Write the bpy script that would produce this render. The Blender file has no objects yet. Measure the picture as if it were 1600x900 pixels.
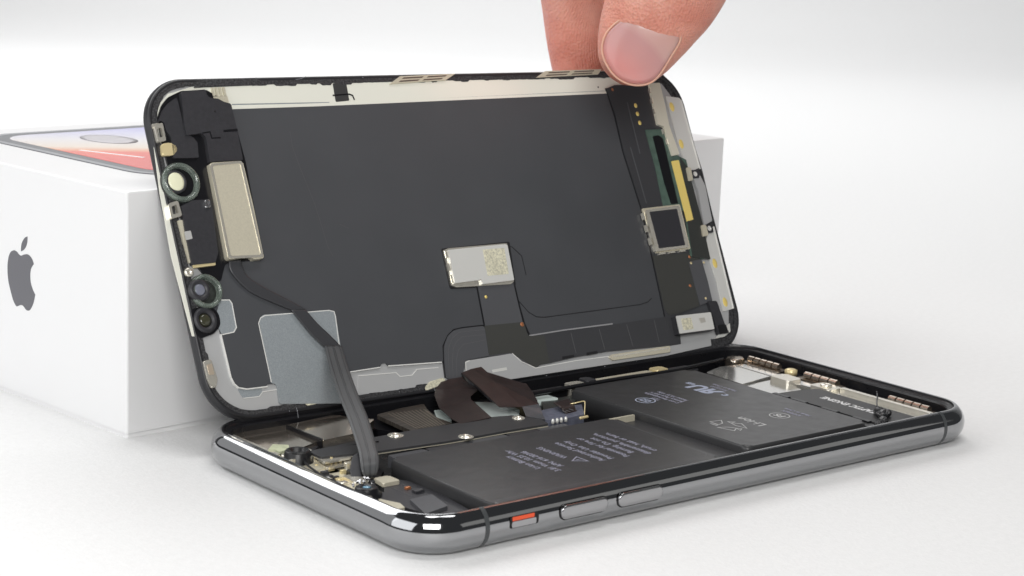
import bpy, bmesh, math, random
from mathutils import Vector, Matrix, noise
random.seed(7)
S = bpy.context.scene
col = S.collection

# ------------------------------------------------------------------ camera
cd = bpy.data.cameras.new('camera'); cam = bpy.data.objects.new('camera', cd); col.objects.link(cam)
cam.matrix_world = Matrix.Translation(Vector([-17.9803, -23.8737, 10.565])) @ Matrix([[0.77559, 0.09386, -0.62422], [-0.63002, 0.17652, -0.75626], [0.0392, 0.97981, 0.19604]]).to_4x4()
cd.lens = 69.31; cd.sensor_width = 36; cd.clip_start = 0.5; cd.clip_end = 600
cd.dof.use_dof = True; cd.dof.focus_distance = 39.5; cd.dof.aperture_fstop = 0.62
S.camera = cam
S.view_settings.view_transform = 'Standard'; S.view_settings.look = 'None'
S.view_settings.exposure = .46; S.view_settings.gamma = 1
# ------------------------------------------------------------------ world and lamps (units: 1 = 1 cm)
W = bpy.data.worlds.new('World'); S.world = W; W.use_nodes = True
bg = W.node_tree.nodes['Background']; bg.inputs[0].default_value = (.93, .96, 1, 1); bg.inputs[1].default_value = .05
def area(name, loc, target, sx, sy, power, color=(1, 1, 1)):
    l = bpy.data.lights.new(name, 'AREA'); l.shape = 'ELLIPSE' if 'overhead' in name else 'RECTANGLE'; l.size = sx; l.size_y = sy; l.energy = power; l.color = color
    o = bpy.data.objects.new(name, l); col.objects.link(o); o.location = loc
    o.rotation_euler = (Vector(target) - Vector(loc)).to_track_quat('-Z', 'Y').to_euler(); return o
area('softbox_left', (-62, 8, 30), (0, 8, 2), 60, 45, 12000, (.98, .99, 1))
area('added_fill_behind_camera', (-34, -52, 42), (6, 4, 2), 40, 30, 26500, (1, .99, .97))  # unseen fill, added to light the surfaces that face the front
area('added_fill_front', (45, -42, 24), (6, 5, 4), 38, 16, 500, (1, .985, .93))  # added lamp, gives the screen's metal plates something bright to reflect
area('added_fill_left_back', (-52, 66, 36), (0, 5, 2), 70, 58, 4600, (1, 1, 1))  # added lamp, puts grey into the reflection on the frame's left edge
area('softbox_overhead', (4, 2, 62), (6, 4, 0), 16, 22, 3800, (1, .99, .97))
area('softbox_overhead', (22, -6, 64), (6, 4, 0), 16, 22, 3800, (1, .99, .97))
area('softbox_top', (8, 76, 66), (6, 6, 0), 120, 46, 47000, (1, 1, 1))
area('added_fill_backdrop', (30, 60, 95), (95, 112, 50), 130, 50, 62000, (1, 1, 1))  # added out of frame to brighten the sweep evenly

# ------------------------------------------------------------------ materials
MATS = {}
def mat(name, c, rough=.5, metal=0, bump=0, bscale=20, var=0, vscale=5, rvar=0, coat=0, spec=.5, detail=3, stretch=(1,1,1), trans=0, ior=1.45, sss=0):
    m = bpy.data.materials.new(name); m.use_nodes = True; nt = m.node_tree; n = nt.nodes; l = nt.links
    b = n['Principled BSDF']; b.inputs['Base Color'].default_value = (*c, 1); b.inputs['Roughness'].default_value = rough
    b.inputs['Metallic'].default_value = metal; b.inputs['Coat Weight'].default_value = coat; b.inputs['Specular IOR Level'].default_value = spec
    b.inputs['Transmission Weight'].default_value = trans; b.inputs['IOR'].default_value = ior
    if sss: b.inputs['Subsurface Weight'].default_value = sss; b.inputs['Subsurface Radius'].default_value = (1, .35, .2); b.inputs['Subsurface Scale'].default_value = .25
    tc = n.new('ShaderNodeTexCoord'); mp = n.new('ShaderNodeMapping'); mp.inputs['Scale'].default_value = stretch
    l.new(tc.outputs['Object'], mp.inputs[0])
    def nz(sc, det=detail):
        t = n.new('ShaderNodeTexNoise'); t.inputs['Scale'].default_value = sc; t.inputs['Detail'].default_value = det; l.new(mp.outputs[0], t.inputs['Vector']); return t
    if var:
        t = nz(vscale); r = n.new('ShaderNodeValToRGB'); r.color_ramp.elements[0].position = .3; r.color_ramp.elements[1].position = .7
        r.color_ramp.elements[0].color = (*[x*(1-var) for x in c], 1); r.color_ramp.elements[1].color = (*[min(1, x*(1+var)) for x in c], 1)
        l.new(t.outputs['Fac'], r.inputs[0]); l.new(r.outputs[0], b.inputs['Base Color'])
    if rvar:
        t = nz(vscale*1.7); mr = n.new('ShaderNodeMapRange'); mr.inputs[3].default_value = max(.02, rough-rvar); mr.inputs[4].default_value = rough+rvar
        l.new(t.outputs['Fac'], mr.inputs[0]); l.new(mr.outputs[0], b.inputs['Roughness'])
    if bump:
        t = nz(bscale, 4); bp = n.new('ShaderNodeBump'); bp.inputs['Strength'].default_value = bump; bp.inputs['Distance'].default_value = .02
        l.new(t.outputs['Fac'], bp.inputs['Height']); l.new(bp.outputs[0], b.inputs['Normal'])
    MATS[name] = m; return m
M = MATS
mat('table_white', (.83, .83, .83), .55, bump=.35, bscale=14, var=.02, vscale=7)
mat('box_card', (.83, .83, .835), .34, bump=.05, bscale=30, rvar=.05, coat=.25)
mat('print_black', (.11, .115, .13), .3)
mat('logo_ink', (.12, .12, .135), .3, bump=.02)
mat('chrome', (.37, .375, .385), .06, 1, rvar=.04, vscale=5, bump=.006, bscale=12)
mat('chrome_button', (.40, .40, .41), .10, 1)
mat('band', (.06, .065, .068), .4)
mat('orange', (.85, .10, .03), .4)
mat('slot_black', (.006, .006, .007), .6)
mat('back_glass', (.02, .02, .02), .1)
mat('inner_black', (.010, .010, .012), .32, bump=.25, bscale=9, rvar=.15, vscale=3)
mat('frame_black', (.022, .022, .025), .38, bump=.08, bscale=30, rvar=.08)
mat('gasket', (.040, .040, .043), .5, bump=1, bscale=18, var=.8, vscale=26)
mat('plate_silver', (.48, .485, .49), .34, .15, bump=.10, bscale=45, rvar=.06, vscale=9)
mat('plate_strip', (.93, .93, .83), .22, .15, bump=.015, bscale=5, rvar=.05, vscale=3)
mat('etched_grey', (.30, .33, .35), .42, .1, bump=.35, bscale=60, var=.10, vscale=40)
mat('edge_bright', (.85, .85, .82), .25, .15)
mat('graphite', (.068, .071, .078), .46, bump=.04, bscale=4, var=.04, vscale=.8, rvar=.05, detail=5)
mat('seam', (.016, .016, .018), .5)
mat('scratch', (.09, .09, .095), .4)
mat('black_plastic', (.036, .036, .041), .42, bump=.12, bscale=40, var=.1, vscale=12)
mat('black_deep', (.008, .008, .010), .3)
mat('steel_beige', (.70, .655, .52), .32, .3, bump=.12, bscale=38, var=.05, vscale=30)
mat('steel_bright', (.88, .84, .74), .2, .7, bump=.12, bscale=8, rvar=.08)
mat('steel_mirror', (.90, .80, .68), .12, .95, bump=.10, bscale=3, rvar=.06)
mat('steel_sheet', (.84, .83, .80), .16, .9, bump=.03, bscale=5)
mat('steel_brown', (.58, .50, .42), .24, .95, bump=.1, bscale=8)
mat('steel_light', (.76, .76, .73), .28, .2, bump=.05, bscale=20)
mat('gold', (.92, .72, .22), .3, .1)
mat('gold_pale', (.88, .74, .42), .28, .35)
mat('copper_spot', (.55, .22, .10), .4, .6)
mat('pcb_green', (.085, .135, .110), .4, var=.2, vscale=6)
mat('pcb_dark', (.040, .043, .040), .45, bump=.05, bscale=30)
mat('flex_black', (.050, .051, .056), .32, bump=.04, bscale=20, rvar=.06)
mat('flex_grey', (.088, .090, .098), .34, bump=.04, bscale=25, rvar=.05)
mat('flex_line', (.11, .11, .115), .45)
mat('cable_line', (.040, .041, .043), .3)
mat('cable_grey', (.095, .098, .102), .4, bump=.04, bscale=20)
mat('flex_olive', (.056, .057, .053), .45, bump=.05, bscale=25)
mat('flex_brown', (.030, .020, .019), .34, var=.25, vscale=2.5, bump=.05, bscale=20)
mat('flex_label', (.050, .050, .053), .33, bump=.03)
mat('qr_cream', (.80, .77, .60), .5, .3, var=.22, vscale=22, detail=1)
mat('battery', (.047, .047, .049), .34, bump=.28, bscale=1.6, rvar=.08, vscale=2, var=.05)
mat('ink_lilac', (.32, .32, .40), .5)
mat('ink_white', (.52, .52, .52), .5)
mat('ink_blue', (.40, .44, .56), .5)
mat('foam_green', (.30, .42, .16), .8, bump=.3, bscale=20, var=.2, vscale=8)
mat('coil', (.12, .105, .09), .35, .6, bump=.1, bscale=4, stretch=(1, 9, 1), var=.4, vscale=2)
mat('sticker', (.74, .84, .81), .2)
mat('connector_blue', (.14, .15, .20), .4, var=.2, vscale=10)
mat('lens_glass', (.50, .60, .52), .06, trans=.75, ior=1.3, coat=1, var=.3, vscale=6)
mat('lens_core', (.85, .85, .62), .25)
mat('lens_dark', (.01, .01, .02), .05, coat=1)
mat('lens_grey', (.20, .21, .26), .15, coat=.6)
mat('solder', (.60, .60, .62), .25, 1, bump=1, bscale=12)
mat('fibre', (.02, .02, .022), .25, bump=1, bscale=14)
mat('hair', (.36, .37, .40), .4)

def wallpaper():
    m = bpy.data.materials.new('wallpaper_print'); m.use_nodes = True; nt = m.node_tree; n = nt.nodes; l = nt.links; b = n['Principled BSDF']
    b.inputs['Roughness'].default_value = .25
    tc = n.new('ShaderNodeTexCoord'); sp = n.new('ShaderNodeSeparateXYZ'); l.new(tc.outputs['Object'], sp.inputs[0])
    # diagonal colour field across the printed picture: lilac far edge, cream middle, coral near the corner
    a = n.new('ShaderNodeMath'); a.operation = 'MULTIPLY'; a.inputs[1].default_value = .083; l.new(sp.outputs['Y'], a.inputs[0])
    c = n.new('ShaderNodeMath'); c.operation = 'MULTIPLY'; c.inputs[1].default_value = .055; l.new(sp.outputs['X'], c.inputs[0])
    d = n.new('ShaderNodeMath'); d.operation = 'ADD'; l.new(a.outputs[0], d.inputs[0]); l.new(c.outputs[0], d.inputs[1])
    e = n.new('ShaderNodeMath'); e.operation = 'ADD'; e.inputs[1].default_value = .465; l.new(d.outputs[0], e.inputs[0])
    r = n.new('ShaderNodeValToRGB'); cr = r.color_ramp
    cr.elements[0].position = .40; cr.elements[0].color = (.78, .13, .11, 1)
    cr.elements[1].position = 1; cr.elements[1].color = (.42, .42, .78, 1)
    for p, q in ((.50, (.80, .17, .12)), (.535, (.82, .45, .30)), (.58, (.82, .72, .62)), (.70, (.78, .76, .78)), (.84, (.62, .62, .82))):
        x = cr.elements.new(p); x.color = (*q, 1)
    l.new(e.outputs[0], r.inputs[0]); l.new(r.outputs[0], b.inputs['Base Color']); M['wallpaper'] = m
wallpaper()

def skinmat(name, c1, c2):
    m = bpy.data.materials.new(name); m.use_nodes = True; nt = m.node_tree; n = nt.nodes; l = nt.links; b = n['Principled BSDF']
    b.inputs['Roughness'].default_value = .48; b.inputs['Subsurface Weight'].default_value = .25
    b.inputs['Subsurface Radius'].default_value = (1, .3, .15); b.inputs['Subsurface Scale'].default_value = .3
    tc = n.new('ShaderNodeTexCoord')
    t = n.new('ShaderNodeTexNoise'); t.inputs['Scale'].default_value = .9; t.inputs['Detail'].default_value = 5; l.new(tc.outputs['Object'], t.inputs['Vector'])
    r = n.new('ShaderNodeValToRGB'); r.color_ramp.elements[0].position = .35; r.color_ramp.elements[1].position = .68
    r.color_ramp.elements[0].color = (*c1, 1); r.color_ramp.elements[1].color = (*c2, 1)
    l.new(t.outputs['Fac'], r.inputs[0])
    # redder toward the fingertips, where the blood is pressed (object Z is height)
    sp = n.new('ShaderNodeSeparateXYZ'); l.new(tc.outputs['Object'], sp.inputs[0])
    mr = n.new('ShaderNodeMapRange'); mr.inputs[1].default_value = 9.3; mr.inputs[2].default_value = 7.2; l.new(sp.outputs['Z'], mr.inputs[0])
    mx = n.new('ShaderNodeMixRGB'); mx.blend_type = 'MULTIPLY'; mx.inputs[2].default_value = (1, .80, .76, 1)
    l.new(mr.outputs[0], mx.inputs[0]); l.new(r.outputs[0], mx.inputs[1]); l.new(mx.outputs[0], b.inputs['Base Color'])
    v = n.new('ShaderNodeTexVoronoi'); v.inputs['Scale'].default_value = 16; l.new(tc.outputs['Object'], v.inputs['Vector'])
    w = n.new('ShaderNodeTexWave'); w.inputs['Scale'].default_value = 6; w.inputs['Distortion'].default_value = 4; w.inputs['Detail'].default_value = 3; l.new(tc.outputs['Object'], w.inputs['Vector'])
    ad = n.new('ShaderNodeMath'); ad.operation = 'MULTIPLY_ADD'; ad.inputs[1].default_value = .35; l.new(w.outputs['Fac'], ad.inputs[0]); l.new(v.outputs['Distance'], ad.inputs[2])
    bp = n.new('ShaderNodeBump'); bp.inputs['Strength'].default_value = .48; bp.inputs['Distance'].default_value = .05
    l.new(ad.outputs[0], bp.inputs['Height']); l.new(bp.outputs[0], b.inputs['Normal']); M[name] = m
skinmat('skin', (.64, .27, .20), (.78, .42, .33))
mat('nail', (.62, .33, .30), .28, coat=.35, var=.10, vscale=1.2, sss=.2, bump=.05, bscale=6)
mat('nail_pale', (.80, .60, .55), .3, coat=.3, sss=.2)
mat('nail_edge', (.86, .74, .62), .35)

# ------------------------------------------------------------------ mesh helpers
def link(name, me, m=None, parent=None, smooth=False, label=None, kind=None, group=None):
    o = bpy.data.objects.new(name, me); col.objects.link(o)
    if m: me.materials.append(M[m] if isinstance(m, str) else m)
    if parent: o.parent = parent
    if smooth:
        for p in me.polygons: p.use_smooth = True
    if label: o['label'] = label
    if kind: o['kind'] = kind
    if group: o['group'] = group
    return o
def mesh(name, vs, fs, *a, **k):
    me = bpy.data.meshes.new(name); me.from_pydata([tuple(v) for v in vs], [], fs); me.validate(); me.update()
    return link(name, me, *a, **k)
def thing(name, label, cat, group=None):
    o = bpy.data.objects.new(name, None); col.objects.link(o); o['label'] = label; o['category'] = cat
    if group: o['group'] = group
    return o
def rnd(pts, r, n=5):
    """round the corners of a polygon; r a number or one per corner"""
    out = []; N = len(pts)
    for i in range(N):
        p = Vector(pts[i][:2]); a = Vector(pts[i-1][:2]) - p; b = Vector(pts[(i+1) % N][:2]) - p
        rr = r[i] if isinstance(r, (list, tuple)) else r
        q = min(rr, a.length*.45, b.length*.45)
        if q < 1e-4: out.append((p.x, p.y)); continue
        s = p + a.normalized()*q; e = p + b.normalized()*q
        for k in range(n+1):
            t = k/n; v = s*(1-t)**2 + p*2*t*(1-t) + e*t*t; out.append((v.x, v.y))
    return out
def rrect(x0, y0, x1, y1, r, n=10):
    out = []
    for cx, cy, a0 in ((x1-r, y1-r, 0), (x0+r, y1-r, 90), (x0+r, y0+r, 180), (x1-r, y0+r, 270)):
        for k in range(n+1):
            a = math.radians(a0 + 90*k/n); out.append((cx+r*math.cos(a), cy+r*math.sin(a)))
    return out
def circ(cx, cy, r, n=28, ry=None):
    ry = ry or r
    return [(cx+r*math.cos(2*math.pi*k/n), cy+ry*math.sin(2*math.pi*k/n)) for k in range(n)]
def add_plate(bm, pts, z0, z1, bev=0, segs=2, tops=None):
    pts = [p for i, p in enumerate(pts) if (Vector(p[:2])-Vector(pts[i-1][:2])).length > 1e-4]
    A = sum(pts[i-1][0]*pts[i][1]-pts[i][0]*pts[i-1][1] for i in range(len(pts)))
    if A < 0: pts = pts[::-1]
    lo = [bm.verts.new((p[0], p[1], z0)) for p in pts]
    hi = [bm.verts.new((p[0], p[1], z1)) for p in pts]
    top = bm.faces.new(hi); bm.faces.new(lo[::-1]); n = len(pts)
    for i in range(n): bm.faces.new((lo[i], lo[(i+1) % n], hi[(i+1) % n], hi[i]))
    if bev:
        ed = list(top.edges)
        bmesh.ops.bevel(bm, geom=ed, offset=bev, segments=segs, affect='EDGES', profile=.5, clamp_overlap=True)
def finish(bm, name, m, parent, smooth=False, **k):
    for f in bm.faces:
        if len(f.verts) > 4: pass
    bmesh.ops.recalc_face_normals(bm, faces=bm.faces)
    me = bpy.data.meshes.new(name); bm.to_mesh(me); bm.free()
    return link(name, me, m, parent, smooth, **k)
def plate(name, pts, z0, z1, m, parent=None, bev=0, segs=2, **k):
    bm = bmesh.new(); add_plate(bm, pts, z0, z1, bev, segs); o = finish(bm, name, m, parent, **k)
    if bev:
        for p in o.data.polygons:
            if 1e-3 < abs(p.normal.z) < .999: p.use_smooth = True
    return o
def plates(name, polys, z0, z1, m, parent=None, bev=0, **k):
    bm = bmesh.new()
    for p in polys: add_plate(bm, p, z0, z1, bev)
    return finish(bm, name, m, parent, **k)
def bx(x0, y0, x1, y1): return [(x0, y0), (x1, y0), (x1, y1), (x0, y1)]
def strokes(name, lines, w, z0, z1, m, parent=None, **k):
    if len(lines) > 1:
        for ln in lines: o = strokes(name, [ln], w, z0, z1, m, parent, **k)
        return o
    bm = bmesh.new(); P = [Vector(p[:2]) for p in lines[0]]; rows = []
    shut = len(P) > 3 and (P[0]-P[-1]).length < 1e-6
    if shut: P = P[:-1]
    N = len(P)
    for i, p in enumerate(P):
        a = (p-P[i-1]).normalized() if (i or shut) else None; b = (P[(i+1) % N]-p).normalized() if (i < N-1 or shut) else None
        a = a or b; b = b or a; na, nb = Vector((-a.y, a.x)), Vector((-b.y, b.x)); nn = (na+nb)
        nn = nn.normalized() if nn.length > .3 else na
        nn = nn*(w/2)/max(.5, nn.dot(na))
        rows.append([bm.verts.new((q.x, q.y, z)) for q in (p+nn, p-nn) for z in (z0, z1)])
    for i in range(N if shut else N-1):
        a, b = rows[i], rows[(i+1) % N]
        bm.faces.new((a[1], a[3], b[3], b[1])); bm.faces.new((a[0], b[0], b[2], a[2])); bm.faces.new((a[0], a[1], b[1], b[0])); bm.faces.new((a[2], b[2], b[3], a[3]))
    return finish(bm, name, m, parent, **k)
def ring(name, outer, inner, z0, z1, m, parent=None, zi=None, **k):
    """band between two outlines with the same number of points"""
    n = len(outer); zi = z1 if zi is None else zi
    vs = [(x, y, z0) for x, y in outer] + [(x, y, z1) for x, y in outer] + [(x, y, zi) for x, y in inner] + [(x, y, z0) for x, y in inner]
    fs = []
    for a in range(4):
        b = (a+1) % 4
        for i in range(n):
            j = (i+1) % n; fs.append((a*n+i, a*n+j, b*n+j, b*n+i))
    return mesh(name, vs, fs, m, parent, **k)
def lathe(name, prof, c, m, parent=None, n=32, ry=1, smooth=True, **k):
    vs, fs = [], []
    for r, z in prof:
        for i in range(n):
            a = 2*math.pi*i/n; vs.append((c[0]+r*math.cos(a), c[1]+r*ry*math.sin(a), z))
    for j in range(len(prof)-1):
        for i in range(n):
            i2 = (i+1) % n; fs.append((j*n+i, j*n+i2, (j+1)*n+i2, (j+1)*n+i))
    if prof[0][0] > 1e-4: fs.append(tuple(range(n))[::-1])
    if prof[-1][0] > 1e-4: fs.append(tuple((len(prof)-1)*n+i for i in range(n)))
    o = mesh(name, vs, fs, m, parent, smooth=smooth, **k); fixn(o); return o
def fixn(o):
    bm = bmesh.new(); bm.from_mesh(o.data); bmesh.ops.remove_doubles(bm, verts=bm.verts, dist=1e-5)
    bmesh.ops.recalc_face_normals(bm, faces=bm.faces); bm.to_mesh(o.data); bm.free()
def catmull(P, n=6, closed=False):
    P = [Vector(p) for p in P]; N = len(P); out = []
    for i in range(N if closed else N-1):
        if closed: a, b, c, d = P[i-1], P[i], P[(i+1) % N], P[(i+2) % N]
        else: a, b, c, d = P[max(i-1, 0)], P[i], P[i+1], P[min(i+2, N-1)]
        for k in range(n):
            t = k/n; out.append(.5*((2*b)+(c-a)*t+(2*a-5*b+4*c-d)*t*t+(3*b-a-3*c+d)*t**3))
    if not closed: out.append(P[-1])
    return out
def ribbon(name, Lp, Rp, th, m, parent=None, n=6, lanes=None, label=None, stripes=()):
    """flexible cable between two 3D edge curves, thickness th"""
    A = catmull(Lp, n); B = catmull(Rp, n); N = len(A); vs = []; fs = []; K = 9
    nr = []
    for i in range(N):
        t = (A[min(i+1, N-1)]-A[max(i-1, 0)]); w = B[i]-A[i]; nn = t.cross(w).normalized(); nr.append(nn)
    for i in range(N):
        for side in (0, 1):
            for k in range(K):
                f = k/(K-1); off = 0
                if lanes and side == 0: off = lanes*(.5-.5*math.cos(f*math.pi*6)) if .12 < f < .88 else 0
                vs.append(A[i].lerp(B[i], f) + nr[i]*(off if side == 0 else -th))
    R2 = 2*K
    for i in range(N-1):
        a, b = i*R2, (i+1)*R2
        for k in range(K-1):
            fs.append((a+k, a+k+1, b+k+1, b+k)); fs.append((a+K+k, b+K+k, b+K+k+1, a+K+k+1))
        fs.append((a, b, b+K, a+K)); fs.append((a+K-1, a+2*K-1, b+2*K-1, b+K-1))
    fs.append(tuple([k for k in range(K)] + [K+k for k in range(K)][::-1])); e = (N-1)*R2
    fs.append(tuple([e+k for k in range(K)] + [e+K+k for k in range(K)][::-1]))
    o = mesh(name, vs, fs, m, parent, smooth=True, label=label); fixn(o)
    for p in o.data.polygons:
        if p.area < th*.9*(A[1]-A[0]).length: p.use_smooth = False
    for f in stripes:
        v2 = []; f2 = []
        for i in range(N):
            for g_ in (f-.012, f+.012): v2.append(A[i].lerp(B[i], g_) + nr[i]*(.004 if nr[i].dot(nr[0]) > -2 else 0)); 
            for g_ in (f-.012, f+.012): v2.append(A[i].lerp(B[i], g_) - nr[i]*(.004+th))
        for i in range(N-1):
            a, b = 4*i, 4*i+4; f2 += [(a, a+1, b+1, b), (a+2, b+2, b+3, a+3), (a, b, b+2, a+2), (a+1, a+3, b+3, b+1)]
        mesh('cable_stripe', v2, f2, 'cable_line', o, smooth=False)
    return o
def sheet(name, pts3, th, m, parent=None, label=None):
    """flat-ish polygon with its own height at each vertex, given thickness"""
    bm = bmesh.new(); hi = [bm.verts.new(p) for p in pts3]; lo = [bm.verts.new((p[0], p[1], p[2]-th)) for p in pts3]
    bm.faces.new(hi); bm.faces.new(lo[::-1]); n = len(hi)
    for i in range(n): bm.faces.new((hi[i], lo[i], lo[(i+1) % n], hi[(i+1) % n]))
    bmesh.ops.triangulate(bm, faces=[f for f in bm.faces if len(f.verts) > 4])
    return finish(bm, name, m, parent, label=label)
def text(name, body, size, loc, rotz, m, parent, sx=1, sy=1, shear=0, bold=0, space=1, align='LEFT'):
    c = bpy.data.curves.new(name, 'FONT'); c.body = body; c.size = size; c.extrude = .0012; c.offset = bold; c.shear = shear
    c.space_line = space; c.align_x = align; c.resolution_u = 3
    t = bpy.data.objects.new('tmp', c); col.objects.link(t); bpy.context.view_layer.update()
    me = bpy.data.meshes.new_from_object(t.evaluated_get(bpy.context.evaluated_depsgraph_get())); bpy.data.objects.remove(t)
    me.transform(Matrix.Diagonal((sx, sy, 1, 1))); me.transform(Matrix.Translation(loc) @ Matrix.Rotation(rotz, 4, 'Z'))
    return link(name, me, m, parent)
def tube(name, P, r, m, parent=None, n=8, sm=5, **k):
    P = catmull(P, sm); vs, fs = [], []
    for i, p in enumerate(P):
        d = (P[min(i+1, len(P)-1)]-P[max(i-1, 0)]).normalized(); u = d.cross(Vector((.3, .2, 1))).normalized(); v = d.cross(u)
        for j in range(n):
            a = 2*math.pi*j/n; vs.append(p+(u*math.cos(a)+v*math.sin(a))*r)
    for i in range(len(P)-1):
        for j in range(n):
            fs.append((i*n+j, i*n+(j+1) % n, (i+1)*n+(j+1) % n, (i+1)*n+j))
    fs.append(tuple(range(n))[::-1]); fs.append(tuple((len(P)-1)*n+j for j in range(n)))
    o = mesh(name, vs, fs, m, parent, smooth=True, **k); fixn(o); return o

# ------------------------------------------------------------------ setting: white seamless table sweep
vs, fs = [], []
prof = [(-120, 0), (-40, 0), (0, 0), (40, 0), (95, 0)] + [(95+60*math.sin(math.radians(a)), 60-60*math.cos(math.radians(a))) for a in range(9, 91, 9)] + [(155, 200)]
f = Vector((.636, .771)); g = Vector((f.y, -f.x)); base = Vector((7, 4))
for s in (-220, -60, 0, 60, 220):
    for d, z in prof:
        p = base + f*d + g*s; vs.append((p.x, p.y, z))
n = len(prof)
for i in range(4):
    for j in range(n-1): fs.append((i*n+j, (i+1)*n+j, (i+1)*n+j+1, i*n+j+1))
mesh('table_surface', vs, fs, 'table_white', smooth=True, kind='structure')

# ------------------------------------------------------------------ the white carton
ang = math.radians(5.5); H = 4.8
box = thing('carton', 'white retail box with a grey bitten apple mark on its end, behind the opened phone', 'box')
box.location = (-.35, 8.93, 0); box.rotation_euler.z = ang
bm = bmesh.new()
add_plate(bm, rrect(0, 0, 17.6, 9.3, .05, 3), .10, H, .035, 3)
finish(bm, 'lid', 'box_card', box)
plate('tray', rrect(.04, .04, 17.56, 9.26, .05, 3), .0, .10, 'box_card', box)
ph = rrect(1.5, 1.25, 15.9, 8.45, 1.05)
plate('printed_phone', ph, H, H+.012, 'print_black', box, bev=.006)
ring('printed_rim', rrect(1.53, 1.28, 15.87, 8.42, 1.03), rrect(1.68, 1.43, 15.72, 8.27, .92), H+.012, H+.014, mat('print_rim', (.30, .31, .33), .3), box)
pic = plate('printed_wallpaper', [(x-1.95, y-4.85) for x, y in rrect(1.95, 1.68, 15.45, 8.02, .75)], H+.012, H+.016, 'wallpaper', box); pic.location = (1.95, 4.85, 0)
strokes('printed_streak', [[(2.35, 5.3), (2.9, 3.7)]], .10, H+.016, H+.018, mat('streak', (.95, .93, .92), .3), box)
lathe('printed_ring', [(.0, H+.016), (.42, H+.016), (.55, H+.019), (.40, H+.0195), (.0, H+.0195)], (3.9, 6.55), mat('ring_ink', (.52, .50, .53), .3), box, ry=1.5)
# the fruit emblem on the left end face: coordinates are (depth, height) on that face
apple = [(4.033,3.065),(4.157,3.019),(4.243,2.918),(4.296,2.755),(4.303,2.555),(4.274,2.384),(4.196,2.199),(4.096,2.017),(3.994,1.92),(3.933,1.918),(3.851,1.951),(3.79,1.968),(3.71,1.964),(3.608,1.906),(3.507,1.902),(3.426,1.949),(3.323,2.088),(3.248,2.275)]
apple2 = [(3.248,2.275),(3.34,2.369),(3.41,2.487),(3.432,2.635),(3.405,2.769),(3.351,2.843),(3.291,2.897)]
apple3 = [(3.291,2.897),(3.349,2.985),(3.449,3.044),(3.547,3.058),(3.668,3.031),(3.771,2.993),(3.851,3.006),(3.933,3.05),(4.033,3.065)]
leaf1 = [(3.522,3.426),(3.623,3.384),(3.724,3.283),(3.767,3.189),(3.777,3.079)]
leaf2 = [(3.777,3.079),(3.667,3.129),(3.573,3.219),(3.531,3.317),(3.522,3.426)]
def face_emblem(loops, name):
    bm = bmesh.new()
    for lp in loops:
        add_plate(bm, [(p.x, p.y) for p in lp], 0, .004)
    o = finish(bm, name, 'logo_ink', box)
    o.data.transform(Matrix(((0, 0, -1, 0), (1, 0, 0, 0), (0, 1, 0, 0), (0, 0, 0, 1)))); fixn(o); return o
V2 = lambda a: [Vector((x, y)) for x, y in a]
face_emblem([catmull(V2(apple), 5)[:-1] + catmull(V2(apple2), 5)[:-1] + catmull(V2(apple3), 5)[:-1], catmull(V2(leaf1), 5)[:-1] + catmull(V2(leaf2), 5)[:-1]], 'fruit_emblem')

# ------------------------------------------------------------------ the phone body
body = thing('phone_body', 'open phone body lying on the table, batteries exposed in its polished steel frame', 'phone')
BL, BW, RB = 14.36, 7.09, .98
PROF = []
for a in range(-90, 66, 9):
    t = math.radians(a); PROF.append((.34*(1-math.cos(t)), .372+.372*math.sin(t)))
PROF += [(.215, .704), (.235, .700)]
LIP = [(.235, .700), (.25, .66), (.27, .64), (.36, .63), (.38, .60), (.38, .08)]
def sweep(name, prof, m, parent, smooth=True):
    vs, fs = [], []; N = None
    for ins, z in prof:
        lp = rrect(ins, ins, BL-ins, BW-ins, max(.05, RB-ins), 14)
        N = len(lp); vs += [(x, y, z) for x, y in lp]
    for j in range(len(prof)-1):
        for i in range(N): fs.append((j*N+i, j*N+(i+1) % N, (j+1)*N+(i+1) % N, (j+1)*N+i))
    return mesh(name, vs, fs, m, parent, smooth=smooth)
sweep('steel_frame', PROF, 'chrome', body)
sweep('inner_wall', LIP, 'inner_black', body, smooth=False)
plate('back_glass', rrect(.335, .335, BL-.335, BW-.335, .6), .0, .09, 'back_glass', body)
def band_at(x, y0, side):
    hw = .045; vs = []
    for ins, z in PROF[1:]:
        for dx in (-hw, hw):
            vs.append((x+dx, (ins-.003) if side < 0 else BW-ins+.003, z+.002))
    fs = [(2*i, 2*i+1, 2*i+3, 2*i+2) for i in range(len(vs)//2-1)]
    mesh('antenna_band', vs, fs, 'band', body, smooth=True)
for x in (1.42, 13.13): band_at(x, 0, -1); band_at(x, 0, 1)
# side keys
def side_button(x0, x1, z0, z1, out):
    r = (z1-z0)/2; vs, fs = [], []
    lp = rrect(x0, z0, x1, z1, r*.98, 8); N = len(lp)
    def inset(q):
        return rrect(x0+q, z0+q, x1-q, z1-q, max(r-q-.002, .01), 8)
    for q, y in ((0, .03), (0, -out+.02), (.008, -out+.006), (.025, -out), (.07, -out-.004)):
        vs += [(x, y, z) for x, z in inset(q)]
    for j in range(4):
        for i in range(N): fs.append((j*N+i, j*N+(i+1) % N, (j+1)*N+(i+1) % N, (j+1)*N+i))
    fs.append(tuple(4*N+i for i in range(N)))
    o = mesh('volume_button', vs, fs, 'chrome_button', body, smooth=True); fixn(o)
    g_ = [(x, -.004, z) for x, z in rrect(x0-.022, z0-.022, x1+.022, z1+.022, r+.02, 8)]
    g2 = [(x, -.004, z) for x, z in inset(.004)]
    mesh('button_gap', g_+g2, [(i, (i+1) % N, N+(i+1) % N, N+i) for i in range(N)], 'slot_black', o)
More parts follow.
